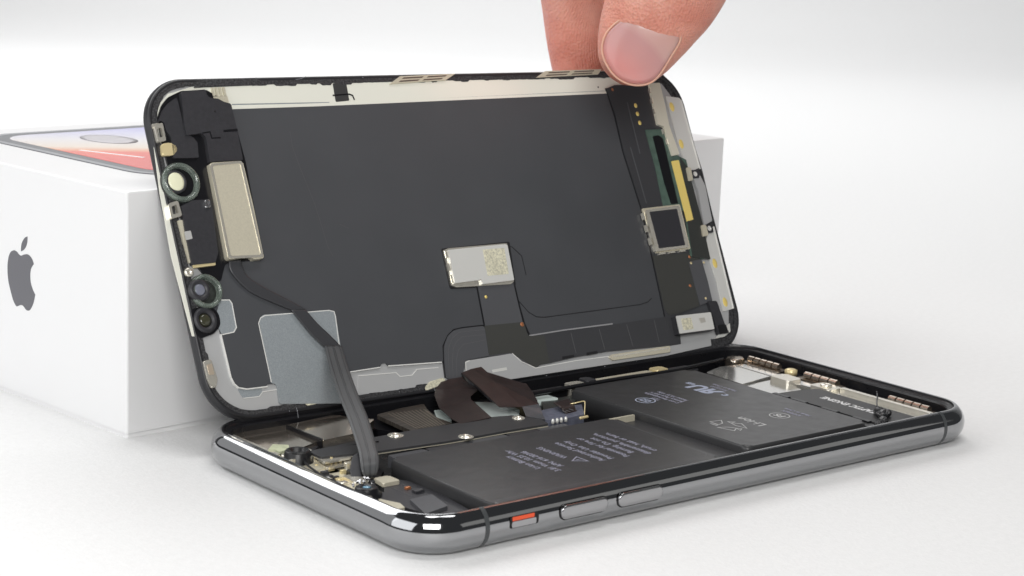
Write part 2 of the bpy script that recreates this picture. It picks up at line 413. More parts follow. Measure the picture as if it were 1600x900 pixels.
side_button(2.97, 4.02, .275, .525, .05)
side_button(4.27, 5.31, .275, .525, .05)
o = mesh('mute_slot', [(x, -.003, z) for x, z in rrect(1.88, .31, 2.50, .515, .04, 4)], [tuple(range(20))], 'slot_black', body)
bm = bmesh.new(); add_plate(bm, rrect(1.92, .32, 2.44, .43, .02, 3), -.002, .016, .005)
k = finish(bm, 'mute_switch', 'chrome_button', body); k.data.transform(Matrix(((1, 0, 0, 0), (0, 0, -1, 0), (0, 1, 0, 0), (0, 0, 0, 1)))); fixn(k)
bm = bmesh.new(); add_plate(bm, rrect(1.93, .437, 2.40, .505, .01, 2), 0, .008)
k = finish(bm, 'mute_flag', 'orange', body); k.data.transform(Matrix(((1, 0, 0, 0), (0, 0, -1, 0), (0, 1, 0, 0), (0, 0, 0, 1)))); fixn(k)

# ---- batteries
def battery(pts, z0, z1, name='battery', bulge=.03, lab=None):
    bm = bmesh.new(); add_plate(bm, rnd(pts, .16, 6), z0, z1, .09, 4)
    o = finish(bm, name, 'battery', body, smooth=True, label=lab)
    for p in o.data.polygons:
        if abs(p.normal.z) > .98: p.use_smooth = False
    return o
b1 = battery([(1.92, .42), (7.22, .44), (7.38, 3.6), (2.0, 3.6)], .14, .60, lab='battery cell beside the front edge, printed with a warning')
b2 = battery([(8.12, .66), (11.52, .66), (11.52, 5.70), (8.06, 5.70)], .14, .62, lab='battery cell nearer the charging end, printed with recycling marks')
plate('battery_flap', rnd([(7.28, .42), (8.25, .42), (8.2, 3.7), (7.40, 3.7)], .05), .30, .44, 'battery', body, bev=.03)
plate('battery_lip', rnd([(8.2, .40), (11.7, .40), (11.7, .66), (8.2, .66)], .05), .30, .49, 'battery', body, bev=.04)
plate('battery_lip', rnd([(11.6, .45), (11.84, .45), (11.84, 5.5), (11.6, 5.5)], .05), .30, .50, 'battery', body, bev=.04)
strokes('pouch_seam', [[(8.2, .92), (8.6, .80), (11.4, .82)]], .02, .620, .6215, 'scratch', b2)
strokes('pouch_seam', [[(1.98, .62), (6.98, .62), (7.18, .80), (7.26, 3.4)]], .018, .600, .6015, 'scratch', b1)
R90 = math.pi/2
# label text runs away from the camera (+y); lines step towards +x
def blabel(txt, xs, y, size, m, par, sx=1.0, z=.6035):
    """centred lines, one object each; xs = baselines"""
    for x, ln in zip(xs, txt.split('\n')): text('printed_label', ln, size, (x, y, z), R90, m, par, sx=sx, bold=.0015, align='CENTER')
blabel('Li-ion Battery\n3.81 Vnom 10.35 Whr\nAPN: 616-00346', (3.94, 4.17, 4.39), 2.12, .19, 'ink_lilac', b1, .86)
blabel('WARNING', (4.81,), 2.33, .19, 'ink_lilac', b1, .86)
blabel('Authorized Service\nProvider Use Only', (5.28, 5.50), 2.12, .19, 'ink_lilac', b1, .92)
blabel('Potential for Fire or\nBurning. Do not\ndisassemble, puncture,\ncrush, heat or burn.', (5.85, 6.08, 6.31, 6.54), 2.12, .19, 'ink_lilac', b1, .92)
tri = [(4.96, 1.57), (4.72, 1.73), (4.96, 1.89)]
strokes('warning_triangle', [[tri[0], tri[1], tri[2], tri[0]], [(4.80, 1.73), (4.89, 1.73)], [(4.91, 1.73), (4.93, 1.73)]], .022, .6025, .6045, 'ink_lilac', b1)
Z2 = .6235
# round approval mark with a boxed cross
def oval(cx, cy, r, n=40, ry=None): return [(cx+r*math.cos(2*math.pi*i/n), cy+(ry or r)*math.sin(2*math.pi*i/n)) for i in range(n)]+[(cx+r, cy)]
cx, cy = 8.80, 4.19
strokes('round_mark', [oval(cx, cy, .20), [(cx-.08, cy-.11), (cx+.08, cy-.11), (cx+.08, cy+.11), (cx-.08, cy+.11), (cx-.08, cy-.11)], [(cx-.08, cy-.11), (cx+.08, cy+.11)], [(cx+.08, cy-.11), (cx-.08, cy+.11)]], .026, Z2-.001, Z2+.001, 'ink_blue', b2)
blabel('TDF\nLi-ion Rechargeable\nBattery Pack 3.81V\nRated 10.35 Whr', (9.12, 9.27, 9.42, 9.57), 4.17, .145, 'ink_lilac', b2, .86, Z2)
# approval lettering: c, mirrored R joined to U, us
text('approval_mark', 'R', .58, (10.69, 4.21, Z2), R90, 'ink_blue', b2, sx=-1.0, bold=.024)
text('approval_mark', 'U', .58, (10.69, 4.21, Z2), R90, 'ink_blue', b2, sx=.95, bold=.024)
text('approval_mark', 'c', .30, (10.62, 3.60, Z2), R90, 'ink_blue', b2, bold=.010)
text('approval_mark', 'us', .26, (10.66, 4.62, Z2), R90, 'ink_blue', b2, bold=.008)
blabel('MH12210\nMade in China', (10.88, 11.03), 4.12, .14, 'ink_lilac', b2, .86, Z2)
# recycling mark and words
cx, cy = 8.90, 1.93
rec = []
for s in (0, 1, 2):
    a0 = math.radians(90+120*s)
    def pt(r, a): return (cx+.30*r*math.cos(a0+math.radians(a)), cy+.40*r*math.sin(a0+math.radians(a)))
    rec.append([pt(1.0, -30), pt(1.05, 24), pt(.58, 54), pt(.42, 0), pt(1.0, -30)])
    rec.append([pt(.58, 54), pt(.80, 70), pt(1.0, 46), pt(.58, 54)])
strokes('recycling_mark', rec, .020, Z2-.001, Z2+.001, 'ink_white', b2)
text('printed_label', 'Li-ion', .31, (9.59, 1.55, Z2), R90, 'ink_white', b2, sx=1.0, bold=.003)
strokes('round_mark', [oval(10.32, 1.92, .20)], .022, Z2-.001, Z2+.001, 'ink_white', b2)
text('round_mark_letters', 'PS', .24, (10.40, 1.92, Z2), R90, 'ink_white', b2, bold=.006, align='CENTER')
blabel('AMPEREX\nMade in China', (10.72, 10.88), 1.92, .14, 'ink_lilac', b2, .86, Z2)

# ---- top end (left of the picture): steel shields, foam, standoff, cover bracket
def Bp(name, pts, z0, z1, m, r=.02, bev=.008, par=body, **k): return plate(name, rnd(pts, r), z0, z1, m, par, bev=bev, **k)
plate('interior_floor', rrect(.4, .4, BL-.4, BW-.4, .5), .09, .13, 'inner_black', body)
Bp('camera_shield', [(0.444,6.613),(1.633,7.046),(1.966,6.847),(1.796,5.493),(0.599,4.994)], .34, .50, 'steel_mirror', .03)
Bp('shield_frame', [(0.527,6.593),(0.59,6.606),(0.634,5.048),(0.51,4.981)], .2, .53, 'steel_bright', .005, .004)
Bp('camera_shield', [(1.728,6.523),(2.888,6.692),(3.39,6.011),(2.582,5.383),(1.719,5.293)], .36, .56, 'steel_mirror', .03, label='bronze tinted mirror steel shield')
Bp('shield_edge', [(1.69,6.485),(1.723,6.491),(1.759,5.311),(1.705,5.293)], .40, .570, 'black_deep', .004, .0)
Bp('shield_frame', [(1.781,5.383),(2.629,5.532),(2.724,5.269),(2.371,5.076),(1.602,5.094)], .30, .48, 'inner_black', .01)
tube('spring_wire', [(2.505,5.628,0.5),(2.575,5.647,0.56),(2.65,5.717,0.62)], .012, 'steel_light', body)
Bp('bracket', [(1.134,5.444),(1.18,5.025),(1.749,5.421),(2.604,5.413),(2.652,5.8),(1.547,5.543)], .25, .42, 'black_plastic', .02)
fo = Bp('foam_pad', [(0.547,5.362),(0.826,5.631),(1.069,5.386),(0.918,5.088),(0.611,5.034)], .40, .50, 'foam_green', .01, .01)
Bp('foam_top', [(0.572,5.338),(0.82,5.58),(1.045,5.394),(0.919,5.176),(0.66,5.091),(0.668,5.232)], .49, .55, mat('foam_cream', (.62, .66, .46), .8, bump=.4, bscale=14, var=.15, vscale=8), .01, .012, fo)
Bp('foam_carrier', [(0.467,5.362),(1.104,5.46),(1.337,5.22),(1.11,4.212),(0.405,4.003)], .22, .42, 'steel_beige', .02)
cx, cy = [(0.849,4.793)][0]
st = lathe('rubber_standoff', [(.30, .24), (.30, .42), (.255, .45), (.24, .60), (.21, .635), (.14, .635), (.12, .56), (0, .56)], (cx, cy), mat('rubber', (.015, .015, .016), .35), body)
Bp('end_plate', [(0.424,4.484),(1.35,4.568),(1.204,3.683),(1.143,2.528),(0.403,2.229)], .16, .36, 'steel_beige', .03)
Bp('end_bracket', [(1.337,4.799),(1.673,4.307),(2.079,4.345),(1.919,4.831),(1.57,5.043)], .2, .40, 'steel_bright', .03)
# the long black cover bracket with a bright cut edge
cov = [(1.057,4.777),(1.626,4.821),(2.62,4.919),(3.521,4.943),(4.638,4.91),(5.457,4.911),(5.82,4.805),(6.136,4.286),(6.042,3.962),(5.007,3.997),(4.157,3.991),(3.637,4),(2.131,4.124),(1.049,4.352)]
cv = plate('cover_bracket', rnd(cov, .03), .535, .58, 'flex_label', body, bev=0)
plate('bracket_edge', [(x, y-.006) for x, y in rnd(cov, .03)], .522, .536, 'steel_beige', cv)
for i, (p, r) in enumerate(zip([(5.79,4.572),(4.094,4.049),(3.017,4.801),(1.857,4.747)], (.10, .115, .12, .0))):
    if not r: continue
    s_ = lathe('screw', [(r*1.3, .575), (r*1.3, .592), (r*1.12, .600), (r*1.0, .588), (r*.95, .588), (r*.9, .612), (r*.35, .616), (r*.3, .598), (0, .598)], p, 'steel_bright', body, n=24)
# folded polished end of the bracket and the sheet steel underneath
for q in range(3):
    pts = [(1.164,5.002),(1.25,5.048),(1.19,4.458),(1.734,4.462),(1.929,4.44),(1.578,4.174),(0.989,4.157)]
    Bp('folded_steel', [(x+.02*q, y-.07*q) for x, y in pts], .50-.09*q, .54-.09*q, 'steel_bright', .03, .012)
Bp('folded_steel', [(1.581,4.442),(2.076,4.528),(1.946,4.22),(1.551,3.892),(1.382,4.089)], .28, .48, 'steel_bright', .05, .04)
# black connector row between cover bracket and battery
p0, p1 = (2.30, 3.78), (6.30, 3.82)
segs = [(2.25, 3.05), (3.09, 4.06), (4.10, 4.95), (4.99, 5.70), (5.74, 6.45)]
for i, (a, c) in enumerate(segs):
    Bp('connector_bar', bx(a, 3.66, c, 3.98), .30, .52, 'black_plastic' if i % 2 else 'flex_grey', .03, .03)
Bp('board_edge', [(5.2, 3.63), (8.0, 3.63), (8.0, 3.69), (5.2, 3.69)], .35, .56, 'steel_beige', .0, .004)
# small layered hardware around the camera shields and the bracket end
def bit(name, x, y, w, d, z0, z1, m, rz=0):
    c, s_ = math.cos(rz), math.sin(rz)
    P = [(x+c*a-s_*b, y+s_*a+c*b) for a, b in ((-w/2, -d/2), (w/2, -d/2), (w/2, d/2), (-w/2, d/2))]
    return plate(name, P, z0, z1, m, body, bev=min(w, d)*.12)
random.seed(11)
for i in range(46):
    x = random.uniform(.62, 1.75); y = random.uniform(2.0, 4.6)
    if (x-cx)**2+(y-cy)**2 < .16: continue
    w, d = random.choice(((.06, .10), (.10, .06), (.14, .09), (.05, .05), (.18, .12)))
    bit('board_component', x, y, w, d, .25, random.uniform(.37, .44), random.choice(('steel_bright', 'steel_beige', 'gold_pale', 'black_plastic', 'black_plastic', 'steel_light', 'copper_spot')), random.uniform(-.1, .1))
for i in range(9):
    bit('shield_clip', .62+.17*i, 4.62, .12, .035, .3, .535, 'steel_bright')
for i in range(6):
    bit('contact_finger', 1.25+.10*i, 4.38-.0*i, .05, .16, .40, .56, 'gold_pale')
for x, y, z, r in ((.72, 4.95, .50, .09), (1.95, 4.75, .54, .08), (.62, 2.3, .43, .09), (2.6, 4.72, .50, .08)):
    sc = lathe('screw', [(r*1.2, z-.05), (r*1.2, z+.01), (r, z+.03), (r*.45, z+.035), (r*.4, z+.012), (0, z+.012)], (x, y), 'steel_bright', body, n=20)
tube('thin_cable', [(.55, 3.2, .48), (.62, 3.8, .50), (.75, 4.4, .52), (1.1, 4.75, .54), (1.9, 4.72, .56), (2.5, 4.62, .58)], .022, 'black_deep', body)
Bp('metal_tongue', [(.95, 3.15), (1.25, 3.12), (1.28, 3.55), (1.0, 3.6)], .36, .44, 'steel_bright', .05, .02)
Bp('metal_tongue', [(1.35, 2.85), (1.72, 2.85), (1.72, 3.2), (1.4, 3.22)], .36, .43, 'steel_beige', .04, .02)
# wireless coil flex
cf = plate('coil_flex', rnd([(3.698,6.382),(4.379,6.537),(4.99,6.577),(4.791,6.18),(4.595,5.626),(4.607,5.129),(3.597,5.043)], .05), .44, .52, 'coil', body, bev=.01)
lns = []
a = [(3.855,6.344),(4.82,6.22)]; b = [(3.708,5.134),(4.476,5.099)]
for i in range(1, 11):
    t = i/11; lns.append([Vector(a[0]).lerp(Vector(a[1]), t), Vector(b[0]).lerp(Vector(b[1]), t)])
strokes('coil_trace', lns, .022, .52, .526, mat('coil_line', (.34, .30, .25), .4, .7), cf)
Bp('dark_board', [(3.463,6.649),(5.537,7.133),(8.939,7.323),(9.112,6.578),(6.725,4.702),(3.775,5.384),(3.435,5.96)], .14, .36, 'black_deep', .03)
Bp('pale_label', [(5.03,6.285),(5.191,6.246),(5.065,5.869),(4.868,5.487),(4.61,5.477),(4.753,5.832)], .30, .45, 'sticker', .02)
Bp('pale_label', [(6.114,6.352),(6.373,6.199),(6.386,5.494),(6.269,5.109),(5.905,5.102),(5.635,5.208)], .30, .46, 'sticker', .02)
Bp('pale_label', [(6.447,6.229),(6.543,5.996),(6.495,5.386),(6.251,5.531),(6.22,5.779)], .30, .47, 'sticker', .01)
Bp('pale_label', [(7.482,6.175),(7.724,6.033),(7.738,5.663),(7.272,5.758)], .30, .48, 'sticker', .01)
Bp('connector_block', [(6.695,4.951),(7.301,4.994),(7.694,4.877),(7.245,4.284),(6.627,4.206),(6.281,4.358)], .20, .53, 'connector_blue', .01)
Bp('grey_board', [(7.396,5.802),(7.909,5.799),(8.43,5.797),(7.765,5.229),(6.929,5.144)], .2, .44, 'pcb_dark', .02)
ribbon('bent_flex', [(6.958,4.916,0.66),(6.907,4.618,0.63),(6.923,4.515,0.56),(6.979,4.419,0.47)], [(7.46,5.029,0.66),(7.304,4.67,0.63),(7.252,4.547,0.56),(7.34,4.486,0.47)], .012, 'flex_brown', body)
tube('bright_wire', [(7.229,4.758,0.62),(7.383,4.665,0.66),(7.536,4.647,0.67),(7.502,4.567,0.64),(7.288,4.331,0.5)], .012, 'gold_pale', body)
strokes('flex_stripe', [[Vector(p), Vector(q)] for p, q in zip([(6.851,4.495),(6.938,4.499),(7.059,4.542)], [(6.858,4.359),(6.944,4.364),(7.064,4.405)])], .03, .60, .605, 'flex_line', body)
for p in [(6.296,4.127),(6.404,4.128),(6.508,4.126),(6.622,4.124)]:
    lathe('spring_contact', [(.03, .50), (.035, .54), (.03, .58), (.012, .60), (0, .60)], p, 'steel_light', body, n=12)
tube('gold_pin', [(6.86,3.98,0.57),(6.963,3.984,0.57),(7.07,3.993,0.57)], .03, 'gold_pale', body)
# back long side: copper coloured bits along the inner wall under the hinge
for i, (x0, x1, y0, y1, z, m_) in enumerate([(6.9, 7.25, 5.95, 6.25, .60, 'gold_pale'), (7.3, 8.3, 5.98, 6.2, .55, 'inner_black'), (8.3, 8.7, 5.92, 6.15, .62, 'steel_bright'), (8.78, 9.05, 5.95, 6.25, .64, 'black_plastic'),
        (9.1, 10.7, 5.95, 6.15, .60, 'steel_beige'), (10.75, 11.1, 5.92, 6.2, .63, 'gold_pale'), (11.3, 12.0, 5.9, 6.3, .52, 'black_plastic')]):
    Bp('wall_contact', bx(x0, y0, x1, y1), .3, z, m_, .05, .02)
tube('coax_cable', [(6.6, 5.85, .60), (8, 5.80, .62), (9.6, 5.83, .62), (11.0, 5.82, .60), (12.4, 6.1, .55), (13.2, 6.35, .5)], .045, 'black_deep', body)
# ---- charging end
Bp('speaker_plate', [(12.075,5.761),(12.738,5.99),(13.362,5.908),(13.786,5.526),(13.502,4.87),(12.03,4.605)], .2, .46, 'steel_sheet', .06)
Bp('speaker_plate', [(12.091,4.623),(13.157,4.654),(13.195,4.5),(12.901,3.703),(12.054,3.76),(11.894,4.166)], .2, .42, 'steel_sheet', .03)
te = Bp('haptic_motor', [(11.90, .62), (12.98, .62), (12.98, 3.30), (12.62, 3.42), (11.90, 3.42)], .2, .52, mat('motor_black', (.020, .020, .021), .4), .03, .012)
for y0 in (.9, 1.75, 2.6, 3.1): plate('motor_tab', bx(11.80, y0, 11.91, y0+.42), .3, .535, 'black_deep', te)
text('printed_label', 'TAPTIC ENGINE', .26, (12.60, 2.03, .5225), R90, mat('ink_bright', (.8, .8, .8), .5), te, sx=.78, bold=.006, align='CENTER')
plate('motor_rim', rnd([(11.86, .60), (13.0, .60), (13.0, 3.32), (12.63, 3.45), (11.86, 3.45)], .03), .2, .47, 'steel_sheet', te)
Bp('end_strip', [(13.05, .62), (13.32, .62), (13.36, 5.9), (13.12, 5.9)], .2, .47, 'steel_sheet', .02)
Bp('end_strip', [(13.33, .60), (13.45, .60), (13.45, 3.0), (13.33, 3.0)], .2, .56, 'steel_bright', .01)
for p in [(13.28, 3.35), (13.1, 4.35)]:
    Bp('steel_tab', [(p[0]-.22, p[1]-.28), (p[0]+.2, p[1]-.3), (p[0]+.25, p[1]+.25), (p[0]-.2, p[1]+.3)], .3, .53, 'steel_bright', .08, .02)
lathe('screw', [(.13, .53), (.13, .56), (.10, .58), (.03, .58), (.03, .565), (0, .565)], (13.28, 3.35), 'steel_bright', body, n=20)
lathe('gold_contact', [(.14, .45), (.14, .56), (.08, .585), (0, .585)], (13.62, 4.68), 'gold_pale', body, n=20)
def contacts(y0, y1, n):
    st_ = (y1-y0)/n
    for i in range(n):
        y = y0+st_*i; vs = []; fs = []
        for yy in (y+.015, y+st_-.02):
            for k_ in range(9):
                a_ = math.radians(-20+k_*27.5); vs.append((13.66+.085*math.cos(a_), yy, .52+.085*math.sin(a_)))
        for k_ in range(8): fs.append((k_, k_+1, 10+k_, 9+k_))
        fs += [tuple(range(9)), tuple(range(9, 18))]
        o = mesh('contact_spring', vs, fs, 'steel_brown', body, smooth=False); fixn(o)
    Bp('contact_rail', bx(13.48, y0-.1, 13.82, y1+.1), .2, .47, 'steel_brown', .02)
contacts(.85, 1.93, 5); contacts(3.35, 4.30, 4); contacts(5.05, 6.0, 5)
Bp('end_wall_block', [(13.75, 1.0), (13.95, 1.0), (13.95, 6.0), (13.75, 6.0)], .15, .42, 'inner_black', .03)
Bp('curled_flex', bx(13.2, 6.0, 13.6, 6.35), .25, .55, 'steel_brown', .12, .06)
# sticky fibre of torn adhesive
bm = bmesh.new()
P = [Vector(v) for v in [(11.682,0.56,0.56),(11.986,0.739,0.58),(12.272,0.85,0.58),(12.33,0.987,0.62),(12.437,1.212,0.62),(12.528,1.07,0.6)]]
for i, p in enumerate(P):
    for j in range(3):
        m_ = Matrix.Translation(p+Vector((random.uniform(-.05, .05), random.uniform(-.06, .06), random.uniform(-.05, .03)))) @ Matrix.Diagonal((1, 1, .8, 1))
        bmesh.ops.create_icosphere(bm, subdivisions=2, radius=random.uniform(.07, .10), matrix=m_)
for v in bm.verts: v.co += .04*noise.noise_vector(v.co*9)
finish(bm, 'adhesive_lump', 'fibre', body, smooth=False)
tube('adhesive_string', [(13.46,2.11,0.66),(13.321,1.968,0.6),(12.954,1.669,0.58),(12.521,1.249,0.6)], .016, 'fibre', body)
# ---- sensor end in the near left corner
Bp('sensor_cam_base', [(0.439,2.57),(1.158,2.551),(0.794,1.929),(0.255,2.018)], .15, .40, 'black_plastic', .05, .03)
cx, cy = [(0.771,2.521)][0]
lathe('sensor_camera', [(.27, .2), (.27, .44), (.21, .46), (.20, .54), (.17, .56), (.10, .56), (.08, .545), (0, .545)], (cx, cy), 'black_deep', body)
lathe('sensor_lens', [(.08, .546), (.05, .56), (0, .565)], (cx, cy), mat('lens_blue', (.10, .28, .42), .1, coat=1), body, n=16)
bm = bmesh.new()
for i in range(14):
    m_ = Matrix.Translation((cx+random.uniform(-.18, .2), cy+.16+random.uniform(-.05, .16), .56+random.uniform(-.03, .05)))
    bmesh.ops.create_icosphere(bm, subdivisions=1, radius=random.uniform(.015, .045), matrix=m_)
finish(bm, 'crumpled_foil', 'solder', body)
Bp('sensor_bracket', [(0.81,2.212),(0.968,1.82),(0.897,1.575),(0.625,1.582),(0.466,1.763)], .2, .42, 'steel_beige', .02)
Bp('dark_module', [(1.734,3.357),(1.961,2.9),(1.987,2.002),(1.84,0.916),(1.217,0.983),(1.031,1.629),(0.975,2.291)], .14, .36, 'black_plastic', .03)
Bp('dark_module', [(1.232,1.907),(1.73,1.937),(1.572,1.276),(0.982,1.115)], .2, .42, 'flex_grey', .03)
Bp('dark_board', [(1.391,4.875),(2.126,4.715),(2.078,3.839),(1.217,3.012),(1.16,3.716)], .13, .30, 'black_deep', .03)
lathe('gold_dot', [(.04, .30), (.04, .45), (.0, .46)], [(1.742,0.812)][0], 'gold_pale', body, n=10)
strokes('board_line', [[(1.448,2.956),(1.491,1.889)], [(1.746,3.084),(1.754,1.514)]], .012, .36, .365, 'scratch', body)

# ------------------------------------------------------------------ the display assembly
disp = thing('screen_assembly', 'raised phone screen seen from its back, black frame with silver plates and flex cables', 'screen')
disp.matrix_world = Matrix.Translation(Vector([0.2569, 6.7565, 0.695])) @ Matrix([[0.99995, 0.0098, 0.0028], [-0.00178, 0.43772, -0.89911], [-0.01004, 0.89906, 0.43772]]).to_4x4()
DL, DWd, RD_ = 14.16, 6.83, .95
def sweepd(name, prof, m, smooth=True):
    vs, fs = [], []
    for ins, z in prof:
        lp = rrect(ins, ins, DL-ins, DWd-ins, max(.05, RD_-ins), 14); N = len(lp); vs += [(x, y, z) for x, y in lp]
    for j in range(len(prof)-1):
        for i in range(N): fs.append((j*N+i, j*N+(i+1) % N, (j+1)*N+(i+1) % N, (j+1)*N+i))
    return mesh(name, vs, fs, m, disp, smooth=smooth)
sweepd('screen_frame', [(.06, -.22), (.02, -.20), (0, -.16), (0, -.10), (.008, -.075), (.03, -.07), (.035, -.02), (.05, 0), (.09, .0), (.115, -.015)], 'frame_black')
plate('screen_glass', rrect(.055, .055, DL-.055, DWd-.055, .9), -.222, -.12, 'black_deep', disp)
def ragged(ins, amp, seed, n=16):
    random.seed(seed); base = rrect(0, 0, DL, DWd, RD_, n); out_, in_ = [], []
    P = [Vector(p) for p in base]; pts = []
    N = len(P)
    for i in range(N):
        a, b = P[i], P[(i+1) % N]; L = (b-a).length; k = max(1, int(L/.05))
        for j in range(k): pts.append(a.lerp(b, j/k))
    N = len(pts); val = 0; hold = 0
    for i in range(N):
        d = (pts[(i+1) % N]-pts[i-1]).normalized(); nn = Vector((-d.y, d.x))
        if hold <= 0: val = random.choice((0, 0, .4, 1))*amp + random.uniform(-.2, .2)*amp; hold = random.randint(1, 9)
        hold -= 1
        out_.append(tuple(pts[i]+nn*.10)); in_.append(tuple(pts[i]+nn*(ins+val+random.uniform(-.1, .1)*amp)))
    return out_, in_
o_, i_ = ragged(.185, .035, 3)
ring('adhesive_gasket', o_, i_, -.05, .0, 'gasket', disp, zi=-.002)
plate('back_plate', rrect(.10, .10, DL-.10, DWd-.10, .86), -.12, -.03, 'plate_silver', disp)
def Dp(name, pts, z0, z1, m, r=.02, bev=.006, par=disp, **k): return plate(name, rnd(pts, r), z0, z1, m, par, bev=bev, **k)
# bright steel strip along the top
strip = Dp('steel_strip', [(0.567,6.51),(1.558,6.646),(7.395,6.742),(10.658,6.807),(12.994,6.785),(12.908,6.221),(11.845,6.246),(3.971,6.155),(1.911,6.132),(0.465,6.07)], -.03, -.012, 'plate_strip', .02)
strokes('strip_ridge', [[(1.94,6.251),(4.224,6.231)], [(4.819,6.215),(6.238,6.235)], [(6.238,6.235),(11.845,6.308)]], .022, -.012, -.006, 'etched_grey', strip)
Dp('strip_step', [(1.933,6.225),(3.989,6.223),(11.865,6.307),(11.842,6.238),(3.967,6.141),(1.914,6.145)], -.012, -.004, 'plate_strip', .0, .003, strip)
# graphite panel behind the display
pan = Dp('graphite_panel', [(1.756,6.15),(3.971,6.155),(11.845,6.246),(13.219,6.245),(13.395,2.565),(13.346,0.66),(12.093,0.53),(8.298,0.383),(5.484,0.625),(4.164,0.692),(4.133,0.749),(4.024,0.748),(3.976,0.687),(2.994,0.668),(1.447,0.632),(1.35,0.643),(1.313,0.61),(0.876,0.612),(0.685,0.684),(0.615,0.854),(0.585,1.705),(0.535,2.363),(0.767,4.508)], -.03, .002, 'graphite', [.02]*24+[.1, .1, .05, .05, .05], .008)
strokes('panel_edge', [[(2.991,0.656),(3.973,0.675)], [(4.161,0.68),(5.48,0.612)], [(0.585,1.705),(0.601,0.856)], [(0.601,0.856),(0.64,0.727),(0.717,0.643),(0.887,0.598),(1.338,0.594)]], .022, -.03, .008, 'edge_bright', pan)
strokes('panel_seam', [[(7.604,2.138),(7.82,1.697),(8.017,1.425),(8.194,1.309),(8.396,1.276),(11.18,1.301)], [(11.18,1.301),(11.424,1.338),(11.566,1.414)], [(7.886,2.908),(7.998,2.872),(8.197,2.657),(8.191,2.23)]], .02, .002, .0045, 'seam', pan)
strokes('panel_scratch', [[(3.123,5.651),(3.098,5.315),(3.16,4.909),(3.238,4.503),(3.315,4.097),(3.35,3.761),(3.393,3.226),(3.461,3.021)], [(3.784,3.666),(3.987,3.558)], [(2.831,1.762),(2.853,1.734)]], .010, .002, .0035, 'scratch', pan)
# etched square plate and pocket
sq = Dp('etched_plate', [(1.463,1.89),(1.558,1.983),(3.105,1.939),(3.209,1.877),(3.073,0.048),(1.506,0.23),(1.546,0.615),(1.424,0.642)], -.02, .014, 'etched_grey', .06, .006)
strokes('plate_edge', [[(1.438,1.831),(1.504,1.926),(1.615,1.966),(3.076,1.93),(3.187,1.894),(3.193,1.801),(3.116,1.105)], [(1.438,1.831),(1.434,0.668)]], .018, .012, .018, 'edge_bright', sq)
Dp('lower_step', [(0.7,0.633),(0.857,0.589),(1.222,0.583),(1.2,0.498),(1.127,0.432),(0.767,0.451)], -.03, -.022, 'etched_grey', .01)
strokes('step_edge', [[(0.778,0.437),(1.127,0.432),(1.217,0.508),(1.634,0.521)]], .014, -.03, -.018, 'edge_bright', disp)
strokes('step_edge', [[(3.421,0.567),(4.338,0.528),(4.408,0.44),(4.706,0.433),(4.847,0.536),(5.387,0.515)]], .016, -.03, -.015, 'edge_bright', disp)
Dp('pocket_plate', [(0.711,2.347),(0.944,2.325),(0.967,2.247),(0.941,1.795),(0.852,1.716),(0.598,1.704),(0.528,1.987)], -.02, .006, 'etched_grey', .03, .006)
strokes('pocket_edge', [[(0.742,2.356),(0.92,2.34),(0.959,2.273),(0.941,1.795),(0.866,1.714),(0.609,1.69)]], .02, .004, .012, 'edge_bright', disp)
Dp('corner_strip', [(0.064,5.761),(0.234,6.207),(0.564,6.497),(1.13,6.641),(1.587,6.645),(1.537,6.434),(0.934,6.409),(0.543,6.289),(0.322,6.049),(0.213,5.756),(0.139,4.543),(0.105,3.279),(0.133,1.714),(-0.014,1.729),(-0.096,3.295),(-0.05,4.553)], -.03, -.018, 'plate_strip', .02)
# ---- sensor cluster at the left end
cl = Dp('cluster_base', [(0.219,6.006),(0.36,6.261),(0.537,6.425),(0.858,6.548),(1.413,6.562),(1.884,6.245),(1.941,5.053),(1.861,3.087),(0.996,3.052),(0.816,2.711),(0.484,2.891),(0.326,3.156),(0.279,3.893),(0.221,5.299)], -.03, .02, 'black_deep', .05)
c1 = Dp('speaker_cover', [(0.792,6.486),(0.868,6.511),(1.339,6.533),(1.348,6.395),(1.424,6.353),(1.577,6.336),(1.69,6.267),(1.838,6.224),(1.846,5.721),(1.83,5.064),(1.086,5.058),(1.119,5.551),(1.057,5.644),(0.714,5.618),(0.706,5.761)], -.0, .12, 'black_plastic', .02, .02)
strokes('cover_seam', [[(1.057,5.644),(1.231,5.664),(1.242,5.533),(1.442,5.538)]], .025, .12, .1225, 'black_deep', c1)
Dp('cover_notch', [(1.535,5.692),(1.856,5.707),(1.85,5.654),(1.525,5.646)], .11, .1235, 'black_deep', .0, .0, c1)
lathe('cover_pin', [(.02, .12), (.02, .124), (0, .124)], [(1.443,6.076)][0], 'black_deep', c1, n=10)
Dp('side_cover', [(0.178,5.896),(0.329,6.136),(0.488,6.287),(0.695,6.399),(0.712,6.294),(0.719,5.671),(0.868,5.587),(0.941,5.48),(0.895,5.171),(0.356,5.183),(0.396,5.592),(0.322,5.749),(0.306,5.918),(0.23,5.946)], -.0, .07, 'black_plastic', .03, .03)
# earpiece speaker
ear = Dp('earpiece_speaker', [(1.053,5.008),(1.101,5.031),(1.744,5.041),(1.795,5.012),(1.811,4.137),(1.79,3.064),(1.572,3.055),(1.489,3.126),(1.043,3.096),(0.997,3.138)], .0, .15, 'steel_beige', .03, .015)
ring('speaker_rim', [tuple(p) for p in rnd([(1.053,5.008),(1.773,5.04),(1.779,3.078),(1.005,3.112)], .06)], [tuple(p) for p in rnd([(1.099,4.967),(1.724,4.989),(1.735,3.132),(1.065,3.158)], .05)], .14, .163, 'steel_bright', ear)
